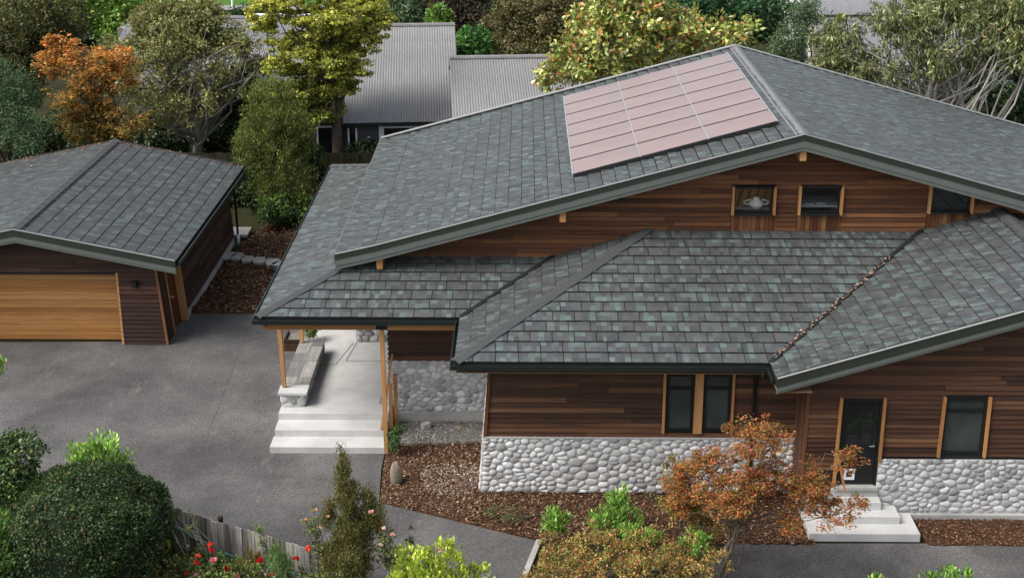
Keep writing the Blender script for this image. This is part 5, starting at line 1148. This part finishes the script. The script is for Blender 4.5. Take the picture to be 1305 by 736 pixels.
P = np.array(P); Dn = np.array(Dn); leaves('crown', P, rgh.normal(0, 1, P.shape) + Dn * .5, Dn + rgh.normal(0, .5, P.shape), .060, .036, HG, M['leaf'], HD)
shrub('laurel', 'bright green leafy shrub peeping over the dome hedge', 125, 640, 23.2, [(105, 580, 0, 22, 18), (130, 572, 0, 26, 18), (155, 588, 0, 18, 12), (118, 600, -.1, 40, 16)], 1500, (.17, 22), (.13, .05), LIM, 'up', 59)
shrub('variegated_bush', 'yellow flecked glossy bush at the edge of the driveway', 15, 660, 23.2, [(20, 580, 0, 36, 30), (15, 625, -.1, 42, 34), (-20, 600, 0, 40, 40)], 9500, (.20, 40), (.09, .052), [(3, (.03, .06, .018)), (3, (.05, .09, .022)), (.9, (.17, .19, .05)), (2, (.016, .034, .012))], 'free', 60, mat='gloss_leaf', inner=.45)
shrub('fern_clump', 'dark green low foliage at the foot of the dome hedge', 5, 740, 20.9, [(0, 705, 0, 40, 26), (-10, 675, .3, 30, 22)], 1800, (.18, 26), (.14, .04), [(2, (.04, .09, .02)), (2, (.07, .14, .03)), (1, (.11, .20, .04))], 'up', 61)
shrub('edge_sprig', 'small green sprig reaching in beside the garage forecourt', -120, 470, 24.0, [(-7, 466, 0, 10, 18)], 260, (.14, 14), (.11, .05), LIM, 'up', 62, nl=6)
# roses and mixed border in front of the paling fence
RB = [(3, (.05, .085, .02)), (2, (.085, .12, .03)), (1.5, (.15, .15, .045)), (1, (.12, .075, .03))]
shrub('rose_bush', 'rose bush with red and pink blooms before the fence', 260, 740, 21.9, [(225, 728, 0, 40, 16), (275, 730, 0, 42, 16), (258, 712, .1, 24, 12)], 2800, (.15, 24), (.075, .042), RB, 'free', 63, nl=24)
shrub('yellow_leaved_rhododendron', 'yellowing rhododendron beside the dome hedge', 190, 740, 21.7, [(195, 705, 0, 28, 16), (180, 725, 0, 26, 16)], 700, (.15, 14), (.10, .038), [(2, (.10, .13, .03)), (2, (.16, .17, .04)), (1, (.26, .22, .05))], 'up', 64, nl=16)
shrub('rhododendron_sprig', 'single leggy rhododendron stem against the old fence', 214, 720, 22.4, [(212, 660, 0, 9, 6), (210, 664, 0, 8, 4)], 110, (.08, 10), (.11, .04), [(2, (.16, .18, .04)), (1, (.10, .13, .03))], 'up', 65, nl=6, r=.016, bark='pale_bark')
shrub('bare_shrub', 'bare branching grey shrub against the old fence', 242, 720, 22.3, [(232, 668, 0, 20, 12), (255, 672, 0, 16, 12), (243, 650, 0, 9, 5)], 60, (.06, 5), (.08, .035), [(1, (.16, .18, .05))], 'up', 66, nl=26, r=.018, bark='pale_bark')
shrub('bronze_grass', 'bronze green spiky plant among the roses', 325, 735, 22.0, [(322, 716, 0, 15, 18)], 600, (.12, 24), (.16, .016), [(2, (.10, .10, .03)), (1, (.17, .10, .04))], 'up', 67, nl=10)
shrub('feather_grass', 'soft feathery green grass plant below the fence', 358, 745, 21.7, [(358, 720, 0, 17, 20), (352, 704, 0, 10, 10)], 1100, (.13, 30), (.20, .012), [(2, (.09, .15, .05)), (2, (.14, .21, .08))], 'up', 68, nl=8)
shrub('tall_weed', 'fine leaved green plant against the fence boards', 331, 720, 22.2, [(331, 676, 0, 8, 7), (333, 688, 0, 7, 7)], 240, (.10, 20), (.10, .012), [(2, (.12, .18, .06)), (1, (.17, .23, .09))], 'up', 69, nl=6)
shrub('shrub_rose', 'straggly rose with peach blooms left of the tea tree', 405, 735, 21.9, [(400, 668, 0, 16, 22), (408, 695, 0, 16, 18)], 700, (.10, 16), (.055, .03), RB, 'free', 70, nl=16, r=.014)
shrub('shrub_rose', 'straggly rose with pale pink blooms right of the tea tree', 492, 740, 21.8, [(490, 690, 0, 18, 24), (500, 712, 0, 18, 18)], 900, (.11, 16), (.06, .034), RB, 'free', 71, nl=16, r=.014)
shrub('thin_weed', 'thin upright weed on the asphalt path edge', 524, 735, 22.4, [(523, 690, 0, 6, 18), (524, 672, 0, 3, 10)], 160, (.07, 12), (.06, .025), RB, 'up', 72, nl=6, r=.01)
shrub('border_plants', 'mixed low border foliage under the roses', 330, 760, 21.3, [(290, 745, 0, 60, 14), (360, 748, 0, 60, 14), (420, 745, 0, 40, 16)], 3500, (.14, 30), (.07, .04), RB + [(2, (.13, .20, .04))], 'free', 73, nl=16)
shrub('post_shrub', 'small dark green bush at the foot of the porch post', 505, 578, 27.5, [(503, 560, 0, 10, 16), (506, 548, 0, 7, 12)], 700, (.11, 24), (.07, .04), [(2, (.05, .10, .025)), (2, (.03, .065, .018)), (1, (.09, .15, .035))], 'free', 74, nl=8)
shrub('pot_plant', 'small leafy plant in the porch corner behind the bench', 397, 424, 33.0, [(397, 420, 0, 10, 9)], 500, (.12, 24), (.09, .05), [(2, (.05, .10, .02)), (1, (.10, .15, .03)), (.5, (.22, .16, .03))], 'free', 75, nl=6)
shrub('path_sprout', 'fresh green sprout at the near edge of the front path', 1205, 745, 21.9, [(1195, 738, 0, 24, 10), (1230, 738, 0, 20, 11), (1212, 728, 0, 14, 8)], 500, (.13, 16), (.12, .042), LIM, 'up', 76, nl=10)
shrub('path_sprout', 'tiny green sprout on the near path left of the bigger one', 1118, 748, 21.9, [(1118, 741, 0, 9, 6)], 110, (.1, 10), (.11, .04), LIM, 'up', 77, nl=5)
shrub('bed_weeds', 'low green weeds in the mulch below the cobble wall', 635, 660, 24.6, [(635, 652, 0, 22, 3), (660, 656, .1, 16, 3), (840, 636, .9, 14, 5)], 420, (.10, 14), (.05, .025), [(2, (.05, .09, .025)), (1, (.08, .12, .04))], 'free', 78, nl=4)
def blooms(label, group, spots, Y, size, cols):
    for i, (x, y) in enumerate(spots):
        c = ony(x, y, Y); n = 26; rg = np.random.default_rng(100 + i); d = rg.normal(0, 1, (n, 3)); d[:, 2] = np.abs(d[:, 2]) * .8; d /= np.linalg.norm(d, axis=1, keepdims=True)
        o = leaves('rose_bloom', d * size * .5, d + rg.normal(0, .5, d.shape), d, size * .8, size * .7, [(1, cols[i % len(cols)])], M['leaf']); o.location = tuple(c); tag(o, label, 'flower', group)
blooms('red rose bloom on the bush before the old fence', 'red roses', [(270, 701), (268, 694), (252, 709), (250, 717), (288, 725), (290, 731), (331, 714), (239, 730), (393, 699), (377, 712), (347, 733)], 21.75, .09, [(.62, .02, .015), (.58, .05, .02), (.66, .10, .04)])
blooms('pink rose bloom among the red ones', 'pink roses', [(272, 714), (251, 732), (301, 735)], 21.7, .10, [(.75, .24, .28), (.78, .40, .40)])
blooms('pale pink bloom on the straggly rose', 'pale roses', [(473, 652), (489, 673), (500, 681), (485, 694), (561, 702)], 21.6, .065, [(.78, .45, .42), (.80, .60, .55)])
blooms('peach bloom on the rose left of the tea tree', 'peach roses', [(402, 650), (418, 658), (390, 662), (408, 672)], 21.7, .055, [(.62, .32, .17), (.70, .45, .30)])
